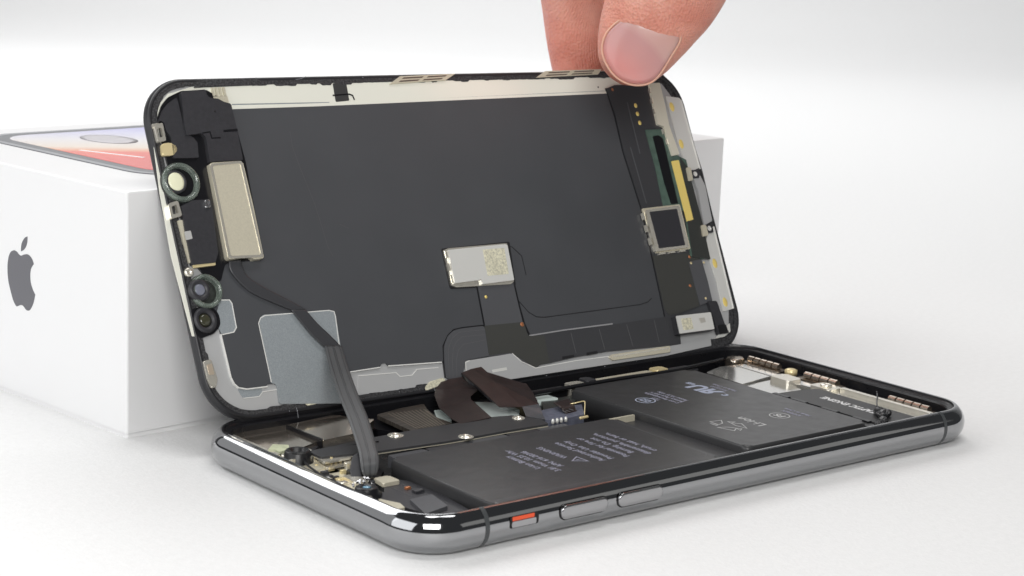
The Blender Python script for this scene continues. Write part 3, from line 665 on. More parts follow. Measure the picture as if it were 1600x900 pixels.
# brackets, contact, lenses
def clip(P, z, m='steel_bright'):
    P = [Vector(p) for p in P]; c = sum(P, Vector((0, 0)))/len(P)
    out = rnd(P, .05); inn = [tuple(c+(Vector(p)-c)*.52) for p in out]
    ring('spring_clip', out, inn, -.02, z, m, disp)
clip([(0.084,5.848),(0.276,5.906),(0.272,5.533),(0.09,5.514)], .08); clip([(0.027,4.295),(0.244,4.346),(0.268,4.039),(0.025,3.992)], .08)
Dp('clip_foot', [(0.071,5.895),(0.226,5.916),(0.208,5.839),(0.064,5.805)], -.02, .03, 'steel_bright', .01)
Dp('gold_contact', [(0.155,5.477),(0.296,5.497),(0.43,5.478),(0.478,5.386),(0.437,5.272),(0.319,5.239),(0.129,5.247)], .0, .07, 'gold_pale', .05, .015)
for (px, r, rr, core, c_) in (([(0.411,4.703)][0], .40, .0, 0, 0), ([(0.441,2.546)][0], .34, .0, 1, 0)):
    lathe('clear_collar', [(r*.98, .0), (r, .05), (r*.93, .11), (r*.80, .12), (r*.72, .07), (r*.70, .0)], px, 'lens_glass', disp, n=40)
    lathe('collar_seat', [(r*1.02, -.02), (r*1.02, .004), (0, .004)], px, 'pcb_dark', disp, n=32)
p = [(0.276,4.707)][0]
lathe('flood_module', [(.23, 0), (.23, .10), (.20, .12), (.185, .12), (.17, .10), (0, .10)], p, 'black_plastic', disp)
lathe('flood_lens', [(.168, .10), (.165, .112), (.12, .122), (0, .124)], p, 'lens_core', disp, ry=1.15)
p = [(0.282,2.571)][0]
lathe('sensor_module', [(.22, 0), (.22, .10), (.19, .13), (.14, .13), (.125, .11), (0, .11)], p, 'black_plastic', disp)
lathe('sensor_lens', [(.12, .11), (.09, .122), (0, .125)], p, 'lens_grey', disp)
p = [(0.308,2)][0]
Dp('sensor_recess', [(0.064,2.253),(0.505,2.262),(0.633,2.099),(0.62,1.875),(0.447,1.729),(0.129,1.662),(0.048,1.782)], -.03, .012, 'black_deep', .08)
lathe('sensor_ring', [(.24, 0), (.24, .04), (.20, .06), (.15, .05), (.14, .02), (0, .02)], p, 'black_plastic', disp, ry=1.05)
lathe('sensor_glass', [(.14, .02), (.08, .035), (0, .04)], p, mat('lens_olive', (.05, .05, .03), .06, coat=1), disp)
Dp('mic_module', [(0.285,4.229),(0.543,4.328),(0.948,4.33),(0.944,4.137),(0.86,3.261),(0.76,3.078),(0.246,3.069),(0.253,3.623)], .0, .08, 'black_plastic', .02, .015)
Dp('module_label', [(0.233,3.724),(0.374,3.739),(0.376,3.575),(0.235,3.559)], .07, .084, mat('label_grey', (.45, .45, .44), .5), .02, 0)
Dp('solder_blob', [(0.783,4.314),(0.91,4.319),(0.898,4.153),(0.771,4.148)], .07, .12, 'solder', .04, .02)
Dp('steel_foot', [(0.278,3.093),(0.766,3.105),(0.761,3.03),(0.301,3.016)], .0, .06, 'gold_pale', .01)
lathe('screw', [(.09, .0), (.09, .07), (.07, .085), (.025, .085), (.02, .07), (0, .07)], [(0.166,2.94)][0], 'steel_bright', disp, n=20)
Dp('cluster_rail', [(0.172,3.963),(0.269,3.969),(0.299,3.158),(0.22,3.114)], -.02, .04, 'steel_beige', .01)
# comb contact at top left of strip
for i in range(4):
    a = [(1.532,6.542)][0]; Dp('comb_tooth', bx(a[0]+i*.085, a[1]-.12, a[0]+i*.085+.05, a[1]+.06), -.01, .03, 'steel_beige', .005)
a = [(1.654,6.394)][0]; Dp('comb_base', bx(a[0]-.12, a[1]-.12, a[0]+.2, a[1]+.02), -.01, .028, 'steel_beige', .01)
# strip details
Dp('sensor_window', [(4.41,6.642),(4.745,6.656),(4.719,6.259),(4.383,6.24)], -.012, -.004, mat('window_dark', (.05, .05, .05), .3), .03, 0, strip)
strokes('window_gap', [[(4.341,6.38),(4.756,6.398),(4.828,6.368),(4.849,6.27)]], .03, -.004, -.001, 'black_deep', strip)
def latch(P):
    o = Dp('latch_plate', P, -.01, .03, 'steel_beige', .02, .006)
    V = [Vector(p) for p in P]
    for f0, f1, g0, g1 in ((.12, .46, .18, .38), (.54, .88, .18, .38), (.10, .46, .60, .80), (.54, .88, .60, .80)):
        def bl(u, v): return V[0].lerp(V[1], u).lerp(V[3].lerp(V[2], u), v)
        plate('latch_slot', [tuple(bl(u, v)) for u, v in ((f0, g0), (f1, g0), (f1, g1), (f0, g1))], .028, .034, mat('slot_brown', (.20, .16, .13), .4, .7) if 'slot_brown' not in M else 'slot_brown', o)
latch([(5.804,6.589),(7.295,6.646),(7.593,6.786),(6.113,6.753)]); latch([(9.805,6.658),(11.655,6.702),(11.791,6.824),(10.109,6.804)])
lathe('strip_dot', [(.02, -.01), (.02, -.005), (0, -.005)], [(11.585,6.406)][0], 'black_deep', strip, n=10)
# torn bits of adhesive over the strip
Dp('adhesive_tab', [(1.271,6.757),(2.585,6.786),(2.716,6.716),(2.607,6.637),(1.166,6.614)], -.02, .006, 'gasket', .01)
# small clip at the lower left
Dp('rivet_clip', [(0.072,1.225),(0.24,1.244),(0.284,0.855),(0.22,0.703),(0.124,0.702),(0.077,0.904)], -.03, .05, 'steel_bright', .03, .02)
Dp('rivet_recess', [(0.118,1.145),(0.23,1.157),(0.235,0.946),(0.125,0.947)], .02, .056, mat('clip_tan', (.55, .46, .36), .4, .4), .02, 0)
Dp('tack_strip', [(2.057,0.192),(2.325,0.209),(2.394,0.137),(2.112,0.121)], -.03, .01, 'qr_cream', .02)
for P_ in ([(3.53,6.738),(3.655,6.749),(3.792,6.802)], [(1.856,0.113),(1.86,0.012),(1.849,-0.088)]):
    tube('hair', [(x, y, .010) for x, y in P_], .004, 'hair', disp, n=5, sm=3)
random.seed(5)
for i in range(26):
    x = random.uniform(.5, 13.6); y = random.choice((random.uniform(.03, .14), random.uniform(6.70, 6.80)))
    lathe('dust_speck', [(random.uniform(.008, .02), .0), (0, .012)], (x, y), 'hair', disp, n=5)
# ---- middle connector and its flex
cn = Dp('touch_connector', [(6.236,2.91),(7.746,2.924),(7.808,2.898),(7.761,2.132),(6.905,2.114),(6.904,2.225),(6.84,2.21),(6.207,2.194)], .04, .10, 'steel_light', .01, .008)
Dp('connector_base', [(6.16,2.926),(6.285,2.959),(7.853,2.956),(7.792,2.111),(7.69,2.063),(6.261,2.117),(6.159,2.167),(6.169,2.552)], .0, .045, 'steel_bright', .02, .004, cn)
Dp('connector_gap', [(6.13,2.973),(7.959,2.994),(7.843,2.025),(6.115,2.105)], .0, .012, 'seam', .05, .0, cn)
Dp('code_patch', [(7.121,2.85),(7.704,2.842),(7.656,2.274),(7.09,2.279)], .099, .1025, 'qr_cream', .01, 0, cn)
for a in [(6.19,2.824),(6.178,2.549),(6.189,2.3)]: plate('side_tab', bx(a[0]-.02, a[1]-.07, a[0]+.02, a[1]+.08), .01, .075, 'steel_bright', cn)
strokes('flex_edge_shade', [[(6.828,2.121),(6.776,1.253),(6.19,1.256),(5.97,1.237),(5.792,1.133),(5.62,0.934),(5.535,0.579),(5.501,0.287)], [(7.808,2.093),(7.803,1.586),(7.819,1.205),(7.885,0.932)]], .05, -.028, .007, 'black_deep', disp)  # black strokes painted in as edge shadows of the flexes
neck = Dp('connector_flex', [(6.836,2.13),(7.778,2.119),(7.774,1.584),(7.778,1.191),(7.848,0.904),(8.149,0.396),(7.845,0.206),(7.465,0.443),(7.267,0.59),(6.609,0.606),(6.789,1.275)], .0, .024, 'flex_grey', .02, .004)
Dp('flex_stiffener', [(6.757,1.248),(7.799,1.228),(7.827,0.918),(8.257,0.887),(8.231,0.286),(8.001,0.284),(7.811,0.236),(7.481,0.467),(7.267,0.615),(6.691,0.622)], .01, .03, 'flex_olive', .02, .004)
lathe('gold_dot', [(.035, .022), (.035, .030), (0, .031)], [(6.972,1.852)][0], 'gold', neck, n=14)
lathe('copper_dot', [(.05, .028), (.045, .033), (0, .035)], [(7.744,1.179)][0], 'copper_spot', neck, n=14)
lf = Dp('curved_flex', [(6.167,1.251),(6.753,1.247),(6.683,0.608),(6.073,0.58),(5.867,0.211),(5.487,0.255),(5.529,0.572),(5.614,0.927),(5.769,1.128),(5.947,1.232)], .0, .03, 'flex_grey', .06, .006)
strokes('flex_trace', [[(5.557,0.273),(5.654,0.666),(5.717,0.889),(5.869,1.076),(6.08,1.177),(6.729,1.167)], [(5.652,0.262),(5.741,0.63),(5.817,0.838),(5.943,0.987),(6.118,1.078),(6.698,1.06)], [(5.747,0.251),(5.833,0.606),(5.938,0.798),(6.104,0.916),(6.683,0.951)]], .012, .03, .0325, 'flex_line', lf)
rf = Dp('long_flex', [(7.848,0.917),(10.225,0.933),(11.943,0.957),(12.221,0.96),(12.072,0.29),(9.89,0.361),(9.039,0.339),(8.235,0.287),(8.261,0.888)], .0, .022, 'flex_black', .01, .004)
strokes('flex_crease', [[(9.007,0.869),(9.008,0.414)], [(9.814,0.873),(9.832,0.411)], [(10.627,0.894),(10.653,0.396)], [(11.459,0.915),(11.442,0.4)]], .014, .022, .0235, 'flex_line', rf)
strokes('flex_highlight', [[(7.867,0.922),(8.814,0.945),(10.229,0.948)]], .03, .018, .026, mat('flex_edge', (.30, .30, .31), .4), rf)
Dp('flex_notch', [(8.596,0.329),(8.922,0.336),(8.939,0.39),(8.613,0.383)], .02, .03, 'seam', 0, 0, rf); Dp('flex_notch', [(9.286,0.338),(9.6,0.347),(9.6,0.404),(9.303,0.394)], .02, .03, 'seam', 0, 0, rf)
# lower right silver bracket
lb = Dp('lower_bracket', [(6.045,0.542),(6.103,0.569),(7.266,0.593),(7.377,0.532),(7.499,0.366),(7.651,0.294),(7.818,0.213),(8.95,0.255),(9.882,0.245),(12.024,0.292),(13.007,0.354),(12.98,0.161),(11.521,0.08),(8.892,0.07),(6.757,0.059),(5.991,0.183)], -.03, .028, 'plate_silver', .02, .008)
strokes('bracket_edge', [[(5.979,0.198),(6.053,0.541),(6.167,0.562)], [(7.293,0.597),(7.491,0.395),(7.655,0.308),(7.82,0.219),(8.95,0.255),(9.882,0.245)]], .018, .024, .032, 'edge_bright', lb)
strokes('bracket_slot', [[(6.671,0.281),(7.064,0.291)]], .06, .026, .0305, 'steel_light', lb)
Dp('bracket_clip', [(9.86,0.223),(9.931,0.272),(11.692,0.287),(11.662,0.143),(10.735,0.141),(9.927,0.144)], .02, .07, 'steel_beige', .03, .015)
strokes('clip_groove', [[(9.972,0.225),(11.635,0.235)]], .03, .069, .073, 'steel_bright', disp)
Dp('weld_patch', [(4.935,0.167),(5.088,0.255),(5.422,0.296),(5.486,0.235),(5.35,0.157),(4.925,0.075)], -.03, -.0, 'qr_cream', .03)
Dp('left_of_flex_plate', [(3.425,0.58),(4.342,0.54),(4.424,0.439),(4.706,0.433),(4.862,0.534),(5.422,0.525),(5.446,0.267),(4.935,0.167),(3.321,0.19)], -.03, -.022, 'plate_silver', .0)
# ---- right hand board
strokes('flex_edge_shade', [[(11.807,6.371),(11.86,5.691),(11.835,4.832),(11.946,3.441),(11.89,2.208),(11.824,0.959)]], .06, -.028, .01, 'black_deep', disp)  # edge shadow of the driver flex, drawn as a black stroke
Dp('side_gasket', [(13.004,6.817),(13.666,6.727),(13.923,6.452),(14.052,6.099),(14.168,4.259),(14.124,3.056),(14.11,1.122),(14.032,0.669),(13.74,0.317),(13.364,0.128),(12.745,0.104),(12.821,0.321),(13.327,0.314),(13.745,0.621),(13.849,0.916),(13.807,2.922),(13.882,4.274),(13.796,6.137),(13.596,6.458),(12.916,6.551)], -.03, -.022, 'gasket', .02)
rb = Dp('driver_flex', [(11.798,6.36),(12.056,6.432),(13.176,6.44),(13.221,5.121),(13.186,3.462),(13.144,2.39),(13.005,1.518),(12.942,1.099),(12.211,0.958),(11.788,0.583),(11.819,0.966),(11.885,2.214),(11.942,3.447),(11.831,4.838),(11.861,5.711)], .0, .03, 'flex_black', .03, .006)
strokes('flex_fold', [[(12.302,4.771),(12.307,5.388),(12.312,6.007)], [(12.059,4.935),(12.107,3.589)]], .03, .028, .034, 'flex_grey', rb)
lathe('copper_dot', [(.035, .03), (.03, .036), (0, .037)], [(11.963,6.325)][0], 'copper_spot', rb, n=12)
for a in [(12.543,5.923),(12.536,5.721),(12.534,5.504)]: lathe('gold_dot', [(.045, .03), (.045, .037), (0, .038)], a, 'gold', rb, n=16, ry=1.2)
gp = Dp('green_board', [(12.636,5.326),(13.199,5.322),(13.322,4.724),(13.673,4.552),(13.577,3.079),(13.425,2.166),(13.014,2.275),(13.215,3.334),(12.584,3.496),(12.652,4.413)], .01, .05, 'pcb_green', .02, .005)
Dp('board_slot', [(12.803,5.158),(12.992,5.182),(13.106,5.1),(13.058,3.522),(12.835,3.52),(12.791,4.045)], .045, .056, 'black_deep', .03, 0, gp)
Dp('board_dark_zone', [(13.487,4.635),(13.66,4.362),(13.662,2.993),(13.615,2.149),(13.073,2.237),(13.219,3.254)], .03, .055, 'pcb_dark', .02, 0, gp)
Dp('gold_bar', [(13.18,4.537),(13.421,4.557),(13.397,3.116),(13.172,3.084)], .05, .062, 'gold', .01, .002, gp)
Dp('olive_section', [(11.891,2.363),(12.383,2.355),(13.283,2.332),(13.305,2.101),(13.04,1.513),(12.898,1.102),(12.216,0.986),(11.919,0.985),(11.835,1.141)], .02, .038, 'flex_olive', .02, .003)
for a in [(12.999,2.258),(12.79,1.591)]: lathe('copper_dot', [(.04, .03), (.035, .044), (0, .046)], a, 'copper_spot', disp, n=12)
Dp('shield_cover', [(13.087,6.416),(13.42,6.441),(13.408,5.921),(13.371,5.389),(13.458,4.682),(13.227,4.661),(13.196,4.989),(13.2,5.363),(13.021,5.432)], .03, .10, mat('shield_cream', (.82, .79, .66), .28, .25, bump=.06, bscale=6), .02, .01)
for a in [(13.089,6.258),(13.066,6.007),(13.064,5.757),(13.071,5.538),(13.158,5.254),(13.195,5.003)]: plate('side_tab', bx(a[0]-.03, a[1]-.06, a[0]+.01, a[1]+.06), .03, .085, 'steel_bright', disp)
rl = Dp('side_rail', [(13.582,6.139),(14.016,6.08),(14.061,5.968),(14.067,4.355),(13.77,4.276),(13.64,4.376),(13.604,5.114)], -.02, .01, 'steel_light', .02, .008)
r2 = Dp('side_rail', [(13.801,2.811),(14.025,2.919),(13.976,0.947),(13.628,0.904),(13.673,1.618),(13.599,2.47)], -.02, .01, 'steel_light', .02, .008)
strokes('rail_edge', [[(14.041,6.032),(14.077,4.323)]], .03, .0, .02, 'edge_bright', rl); strokes('rail_edge', [[(14.025,2.919),(13.976,0.947)]], .03, .0, .02, 'edge_bright', r2)
for i, a in enumerate([(13.695,5.867),(13.683,4.954),(13.762,2.049),(13.767,1.12)]): lathe('gold_pad', [(.07, .01), (.065, .016), (0, .017)], a, 'gold', rl if i < 2 else r2, n=18, ry=1.65)
ra = Dp('latch_arm', [(13.739,4.136),(13.973,4.155),(14.051,3.901),(13.982,3.047),(13.702,2.957),(13.717,3.297),(13.794,3.758)], .0, .06, 'plate_silver', .02, .01)
for a in [(13.8,4.188),(13.797,2.867)]:
    o = Dp('square_nut', bx(a[0]-.11, a[1]-.10, a[0]+.11, a[1]+.10), .0, .09, 'black_plastic', .03, .01)
    lathe('nut_ring', [(.06, .09), (.06, .096), (.035, .096), (.035, .091), (0, .091)], a, 'steel_light', o, n=18)
for P_ in ([(13.58,4.359),(13.701,4.353),(13.676,4.042),(13.55,4.033)], [(13.571,2.962),(13.712,2.953),(13.709,2.706),(13.537,2.687)]): Dp('steel_hook', P_, .03, .10, 'steel_beige', .03, .01)
# square chip with silver frame
ch = Dp('shielded_chip', [(11.943,3.415),(13.013,3.457),(12.977,2.464),(11.95,2.435)], .03, .12, 'steel_bright', .04, .012)
Dp('chip_top', [(12.044,3.364),(12.908,3.386),(12.874,2.518),(12.051,2.503)], .10, .126, mat('chip_black', (.038, .038, .044), .35), .03, 0, ch)
Dp('chip_foot', [(11.914,3.473),(13.103,3.507),(13.08,2.435),(11.992,2.411)], .02, .055, 'steel_beige', .03, .004, ch)
for a in [(11.874,3.281),(11.877,2.994),(11.894,2.692)]: plate('side_tab', bx(a[0]-.03, a[1]-.08, a[0]+.02, a[1]+.08), .03, .10, 'steel_bright', ch)
for a in [(12.171,2.4),(12.471,2.408),(12.794,2.414)]: plate('side_tab', bx(a[0]-.08, a[1]-.03, a[0]+.08, a[1]+.01), .03, .09, 'steel_bright', ch)
# small board and dark flex near bottom right
Dp('small_board', [(12.919,2.142),(13.335,2.17),(13.354,1.634),(13.338,1.179),(12.927,1.11),(12.919,1.671)], .03, .055, 'flex_grey', .02, .004)
for a in [(12.978,2.104),(13.379,2.088),(13.151,1.254)]: lathe('board_dot', [(.03, .055), (.03, .06), (0, .061)], a, 'gold_pale', disp, n=10)
Dp('tail_flex', [(13.169,1.186),(13.447,1.16),(13.519,0.546),(13.586,0.387),(13.219,0.394),(13.213,0.727)], .0, .08, 'black_plastic', .03, .02)
Dp('tail_hole', [(13.271,0.595),(13.519,0.601),(13.537,0.417),(13.278,0.383)], .06, .10, 'black_deep', .03, .02)
Dp('corner_tab', [(13.329,0.429),(13.725,0.617),(13.677,0.424),(13.456,0.325),(13.164,0.31)], -.02, .03, 'steel_light', .02)
co = Dp('corner_connector', [(11.967,0.921),(13.082,0.904),(13.057,0.485),(11.94,0.494)], .02, .18, 'black_plastic', .02, .02)
Dp('connector_lid', [(11.974,0.91),(13.05,0.897),(13.033,0.5),(11.954,0.504)], .175, .20, 'steel_light', .02, .01, co)
Dp('code_patch', [(12.091,0.833),(12.408,0.832),(12.396,0.565),(12.079,0.567)], .199, .2025, 'qr_cream', .0, 0, co)
Dp('code_patch', [(12.635,0.795),(12.816,0.793),(12.819,0.687),(12.654,0.674)], .199, .2025, mat('code_pale', (.66, .64, .58), .45, .5), .0, 0, co)

# ---- the long sensor cable from the earpiece down to the near corner of the body (bends twice)
cab = bpy.data.objects.new('sensor_cable', None); col.objects.link(cab); cab.parent = disp
cab.matrix_parent_inverse = disp.matrix_world.inverted()
ribbon('cable_start', [(1.354,8.051,3.485),(1.353,7.951,3.278),(1.655,7.787,2.918),(2.155,7.66,2.653),(2.51,7.573,2.495)], [(1.611,8.053,3.487),(1.673,7.916,3.205),(1.961,7.82,2.983),(2.409,7.695,2.723),(2.804,7.571,2.49)], .012, 'flex_black', cab)
ribbon('cable_fold', [(2.461,7.565,2.514),(2.609,7.447,2.28),(2.79,7.31,2.02),(2.986,7.194,1.805)], [(2.791,7.551,2.482),(2.977,7.419,2.221),(3.174,7.303,2.005),(3.379,7.175,1.763)], .014, 'flex_black', cab)
ribbon('cable_run', [(2.965,7.141,1.831),(2.651,6.51,1.62),(2.255,5.634,1.338),(1.862,4.692,1.083),(1.465,3.802,0.819),(1.274,3.441,0.681),(1.22,3.299,0.539),(1.29,3.278,0.44)], [(3.335,7.09,1.799),(3.026,6.432,1.591),(2.643,5.544,1.307),(2.251,4.598,1.051),(1.827,3.724,0.784),(1.627,3.376,0.666),(1.523,3.262,0.5),(1.483,3.317,0.399)], .012, 'cable_grey', cab, lanes=0, stripes=(.16, .46, .54, .84))
ribbon('cable_loop', [(1.372,3.821,0.687),(1.16,3.586,0.51),(1.078,3.343,0.387),(1.161,3.286,0.389)], [(1.669,3.835,0.78),(1.407,3.57,0.592),(1.266,3.361,0.446),(1.268,3.285,0.418)], .012, 'black_plastic', cab)

# ---- brown display cables crossing from screen to board
f1 = sheet('folded_cable', [(5.107,6.381,0.72),(5.331,6.661,0.76),(5.587,6.811,0.84),(5.847,6.813,0.88),(6.072,6.745,0.9),(6.123,6.469,0.86),(5.994,6.093,0.8),(5.648,5.916,0.74),(5.552,5.77,0.72),(5.337,4.842,0.6),(4.581,4.836,0.58),(4.597,5.12,0.6),(4.755,5.763,0.66)], .012, 'flex_brown', None)
f1.parent = disp; f1.matrix_parent_inverse = disp.matrix_world.inverted()
f2 = sheet('folded_cable', [(5.875,6.52,1.06),(6.143,6.551,1.1),(6.392,6.533,1.12),(6.399,6.372,1.06),(6.267,5.929,0.96),(7.026,5.852,0.84),(6.907,5.5,0.76),(6.599,4.925,0.68),(6.17,4.922,0.68),(5.728,5.097,0.7),(5.767,5.352,0.76),(5.816,5.893,0.92)], .012, 'flex_brown', None)
f2.parent = disp; f2.matrix_parent_inverse = disp.matrix_world.inverted()
f3 = sheet('cable_tail', [(6.17,4.922,0.68),(6.599,4.925,0.68),(6.459,4.697,0.66),(6.356,4.512,0.6),(6.189,4.233,0.585),(5.981,4.569,0.6)], .012, 'flex_grey', None)
f3.parent = disp; f3.matrix_parent_inverse = disp.matrix_world.inverted()
f4 = ribbon('cable_edge', [(5.875,6.52,1.06),(5.823,6.155,0.98),(5.788,5.836,0.91),(5.736,5.312,0.76)], [(5.905,6.534,0.98),(5.8,6.142,0.92),(5.804,5.875,0.86),(5.711,5.301,0.74)], .01, 'black_deep')
f4.parent = disp; f4.matrix_parent_inverse = disp.matrix_world.inverted()

# ------------------------------------------------------------------ the hand holding the screen by its top edge
hand = thing('hand', 'bare hand pinching the top edge of the raised screen between thumb and finger', 'hand')
def loft(bm, centers, ws, ts, wdir, tdir, n=28, sq=2.3):
    rings = []
    for c, w, t in zip(centers, ws, ts):
        r = []
        for i in range(n):
            a = 2*math.pi*i/n; ca, sa = math.cos(a), math.sin(a)
            x = math.copysign(abs(ca)**(2/sq), ca)*w; y = math.copysign(abs(sa)**(2/sq), sa)*t
            r.append(bm.verts.new(c+wdir*x+tdir*y))
        rings.append(r)
    for j in range(len(rings)-1):
        for i in range(n): bm.faces.new((rings[j][i], rings[j][(i+1) % n], rings[j+1][(i+1) % n], rings[j+1][i]))
    bm.faces.new(rings[0][::-1]); bm.faces.new(rings[-1])
def finger(bm, cpx, wpx, dist_scale, thick, sub=5):
    """cpx: list of 3D centres; wpx half widths; cross-sections perpendicular to the bone"""
    C3 = catmull(cpx, sub); Wd = [v.x for v in catmull([Vector((w, 0, 0)) for w in wpx], sub)]; T = [v.x for v in catmull([Vector((t, 0, 0)) for t in thick], sub)]
    view = (Vector([-17.9803, -23.8737, 10.565])-C3[0]).normalized(); rings = []; n = 28
    for i, c in enumerate(C3):
        d = (C3[min(i+1, len(C3)-1)]-C3[max(i-1, 0)]).normalized(); w = d.cross(view).normalized(); t = w.cross(d).normalized()
        r = []
        for k in range(n):
            a = 2*math.pi*k/n; ca, sa = math.cos(a), math.sin(a); q = 2.25
            x = math.copysign(abs(ca)**(2/q), ca)*Wd[i]; y = math.copysign(abs(sa)**(2/q), sa)*T[i]
            r.append(bm.verts.new(c+w*x+t*y))
        rings.append(r)
    for j in range(len(rings)-1):
        for i in range(n): bm.faces.new((rings[j][i], rings[j][(i+1) % n], rings[j+1][(i+1) % n], rings[j+1][i]))
    bm.faces.new(rings[0][::-1]); bm.faces.new(rings[-1])
bm = bmesh.new()
# thumb: tip to base
TC = [Vector(v) for v in [(11.094,7.557,6.588),(11.108,7.564,6.753),(11.133,7.57,7.001),(11.144,7.522,7.281),(11.205,7.432,7.644),(11.334,7.283,8.106),(11.507,7.087,8.622),(11.684,6.813,9.287),(11.917,6.471,10.242),(12.47,6.186,11.591),(13.365,6.048,12.955)]]
finger(bm, TC, [.22, .52, .74, .86, .98, 1.10, 1.20, 1.22, 1.25, 1.45, 1.7], 0, [.12, .36, .52, .60, .66, .72, .80, .88, .95, 1.1, 1.3])
# index finger behind the screen
IC = [Vector(v) for v in [(12.71,10.86,5.746),(12.694,10.904,5.968),(12.738,11.054,6.403),(12.779,11.201,6.84),(12.73,11.295,7.359),(12.623,11.305,7.957),(12.347,11.066,8.785),(11.96,10.512,9.821),(11.772,9.618,10.973),(12.031,8.533,12.231),(12.711,7.533,13.336)]]
finger(bm, IC, [.25, .50, .66, .72, .74, .76, .84, .88, .92, 1.0, 1.1], 0, [.2, .45, .58, .62, .66, .70, .75, .8, .85, .95, 1.1])
# fill between (web of the middle finger side) seen right of the crease
MC = [Vector(v) for v in [(13.392,10.202,7.807),(13.392,10.224,8.101),(13.212,10.291,8.686),(12.999,10.111,9.423),(12.827,9.474,10.588),(12.976,8.484,11.867),(13.404,7.43,13.112)]]
finger(bm, MC, [.25, .55, .7, .78, .85, .95, 1.1], 0, [.25, .5, .6, .7, .8, .9, 1.1])
for k_, (dx, dd) in enumerate(((70, 1.6), (140, 3.0))):
    RC = [Vector(v)+Vector((0.5*k_, 1.3*(k_+1), .3*(k_+1))) for v in [(13.977,9.737,9.16),(13.895,10.098,9.362),(13.774,10.225,9.867),(13.535,9.631,11.034),(13.531,8.484,12.31),(13.729,7.374,13.267)]]
    finger(bm, RC, [.3, .6, .75, .8, .9, 1.0], 0, [.3, .6, .7, .75, .8, .9])
PC = [Vector(v) for v in [(12.793,8.348,12.544),(13.36,7.766,12.979),(14.194,7.115,13.968),(15.179,6.466,15.363),(15.93,5.983,16.735)]]
finger(bm, PC, [1.4, 2.2, 3.0, 2.9, 2.3], 0, [1.0, 1.5, 1.7, 1.7, 1.6])
bmesh.ops.recalc_face_normals(bm, faces=bm.faces)
me = bpy.data.meshes.new('hand_skin'); bm.to_mesh(me); bm.free()
skin = link('hand_skin', me, 'skin', hand)
md = skin.modifiers.new('r', 'REMESH'); md.mode = 'VOXEL'; md.voxel_size = .055
md2 = skin.modifiers.new('s', 'SMOOTH'); md2.iterations = 4; md2.factor = .5
bpy.context.view_layer.update()
me2 = bpy.data.meshes.new_from_object(skin.evaluated_get(bpy.context.evaluated_depsgraph_get())); skin.modifiers.clear()
skin.data = me2; bpy.data.meshes.remove(me)
me2.materials.clear(); me2.materials.append(M['skin'])
for p in me2.polygons: p.use_smooth = True
# thumb nail: curved plate lying on the side of the thumb that faces the camera
camv = Vector([-17.9803, -23.8737, 10.565])
def nail_mesh(name, outline, lift, m, parent, th=.03, dome=.10, dist=42.3):
    P = [Vector(p) for p in outline]; c = sum(P, Vector())/len(P); v = (camv-c).normalized()
    R_ = max((p-c).length for p in P); vs, fs = [], []; N = len(P); K = 8
    vs.append(c+v*(lift+dome))
    for k in range(1, K+1):
        f = k/K
        for p in P:
            q = c+(p-c)*f; x = (q-c).dot(nailx)/.68
            vs.append(q+v*(lift+dome-dome*min(1.3, x*x)-.03*f**6))
    for i in range(N): fs.append((0, 1+i, 1+(i+1) % N))
    for k in range(K-1):
        for i in range(N): fs.append((1+k*N+i, 1+(k+1)*N+i, 1+(k+1)*N+(i+1) % N, 1+k*N+(i+1) % N))
    # skirt into the flesh
    b = len(vs)
    for i in range(N): vs.append(vs[1+(K-1)*N+i]-v*.15)
    for i in range(N): fs.append((1+(K-1)*N+i, b+i, b+(i+1) % N, 1+(K-1)*N+(i+1) % N))
    o = mesh(name, vs, fs, m, parent, smooth=True); fixn(o); return o
nailx = (Vector(TC[3])-Vector(TC[5])).normalized().cross((camv-TC[3]).normalized()).normalized()
NL = [p for p in catmull([Vector(v) for v in [(10.62,7.195,8.104),(10.769,7.054,8.073),(11.066,6.763,7.916),(11.281,6.549,7.822),(11.368,6.456,7.72),(11.337,6.47,7.557),(11.227,6.55,7.309),(11.074,6.659,6.977),(10.932,6.77,6.779),(10.751,6.93,6.701),(10.552,7.118,6.729),(10.355,7.318,6.892),(10.219,7.475,7.194),(10.193,7.526,7.462),(10.266,7.486,7.735),(10.429,7.358,7.959)]], 4, True)]
nl = nail_mesh('thumb_nail', NL, .02, 'nail', hand)
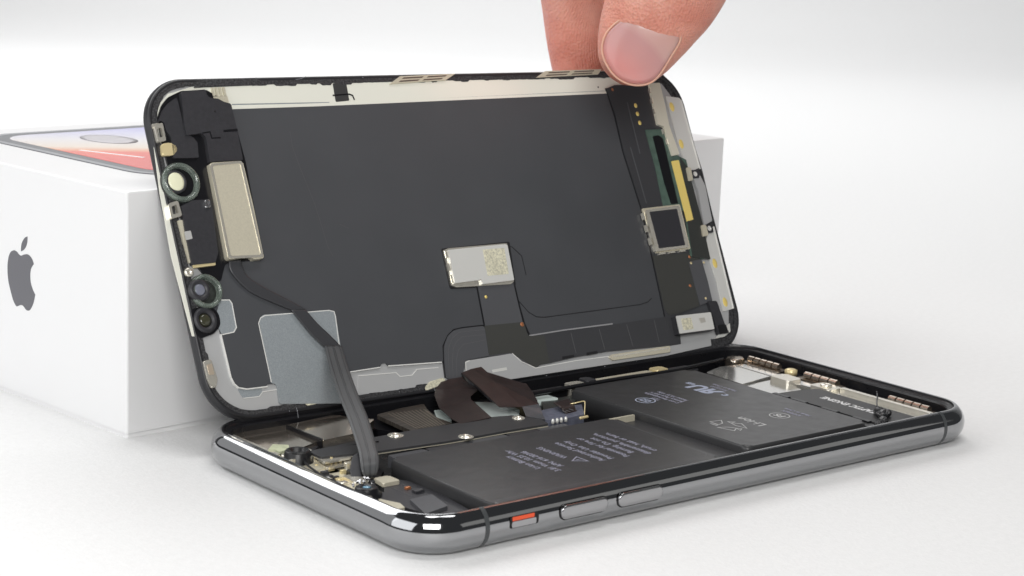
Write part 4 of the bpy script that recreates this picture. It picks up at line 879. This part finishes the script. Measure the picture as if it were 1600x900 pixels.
# pale half moon near the cuticle and a thin pale free edge, along the nail's own axis
nm = M['nail']; nt = nm.node_tree; n_ = nt.nodes; l_ = nt.links; b_ = n_['Principled BSDF']
ax = (Vector(TC[5])-Vector(TC[3])).normalized(); c0 = Vector(TC[3])
tc_ = n_.new('ShaderNodeTexCoord'); sb = n_.new('ShaderNodeVectorMath'); sb.operation = 'SUBTRACT'; sb.inputs[1].default_value = c0; l_.new(tc_.outputs['Object'], sb.inputs[0])
dt = n_.new('ShaderNodeVectorMath'); dt.operation = 'DOT_PRODUCT'; dt.inputs[1].default_value = ax; l_.new(sb.outputs[0], dt.inputs[0])
dx_ = n_.new('ShaderNodeVectorMath'); dx_.operation = 'DOT_PRODUCT'; dx_.inputs[1].default_value = nailx; l_.new(sb.outputs[0], dx_.inputs[0])
sq_ = n_.new('ShaderNodeMath'); sq_.operation = 'MULTIPLY'; l_.new(dx_.outputs['Value'], sq_.inputs[0]); l_.new(dx_.outputs['Value'], sq_.inputs[1])
ma = n_.new('ShaderNodeMath'); ma.operation = 'MULTIPLY_ADD'; ma.inputs[1].default_value = .35; sk = n_.new('ShaderNodeMath'); sk.operation = 'MULTIPLY_ADD'; sk.inputs[1].default_value = .30 if nailx.dot(Matrix([[0.77559, 0.09386, -0.62422], [-0.63002, 0.17652, -0.75626], [0.0392, 0.97981, 0.19604]]).col[0]) > 0 else -.30
l_.new(dx_.outputs['Value'], sk.inputs[0]); l_.new(dt.outputs['Value'], sk.inputs[2]); l_.new(sq_.outputs[0], ma.inputs[0]); l_.new(sk.outputs[0], ma.inputs[2])
mr_ = n_.new('ShaderNodeMapRange'); mr_.inputs[1].default_value = -.8; mr_.inputs[2].default_value = .9; l_.new(ma.outputs[0], mr_.inputs[0])
rp = n_.new('ShaderNodeValToRGB'); cr = rp.color_ramp; cr.elements[0].position = 0; cr.elements[0].color = (.66, .38, .32, 1); cr.elements[1].position = 1; cr.elements[1].color = (.60, .35, .31, 1)
for p_, q_ in ((.06, (.72, .50, .40)), (.10, (.66, .29, .26)), (.3, (.66, .28, .26)), (.5, (.58, .28, .265)), (.70, (.54, .28, .27)), (.80, (.58, .34, .31))):
    e_ = cr.elements.new(p_); e_.color = (*q_, 1)
l_.new(mr_.outputs[0], rp.inputs[0]); l_.new(rp.outputs[0], b_.inputs['Base Color'])
# skin fold round the nail
cN = sum(NL, Vector())/len(NL); vN = (camv-cN).normalized(); fold = []
for p in NL:
    x = (p-cN).dot(nailx)/.68; q = cN+(p-cN)*1.04+vN*(.10-.10*min(1.3, x*x)-.035); fold.append(q)
fold.append(fold[0]); tube('nail_fold', fold, .024, mat('cuticle', (.70, .38, .28), .45, sss=.2), hand, n=10, sm=2)
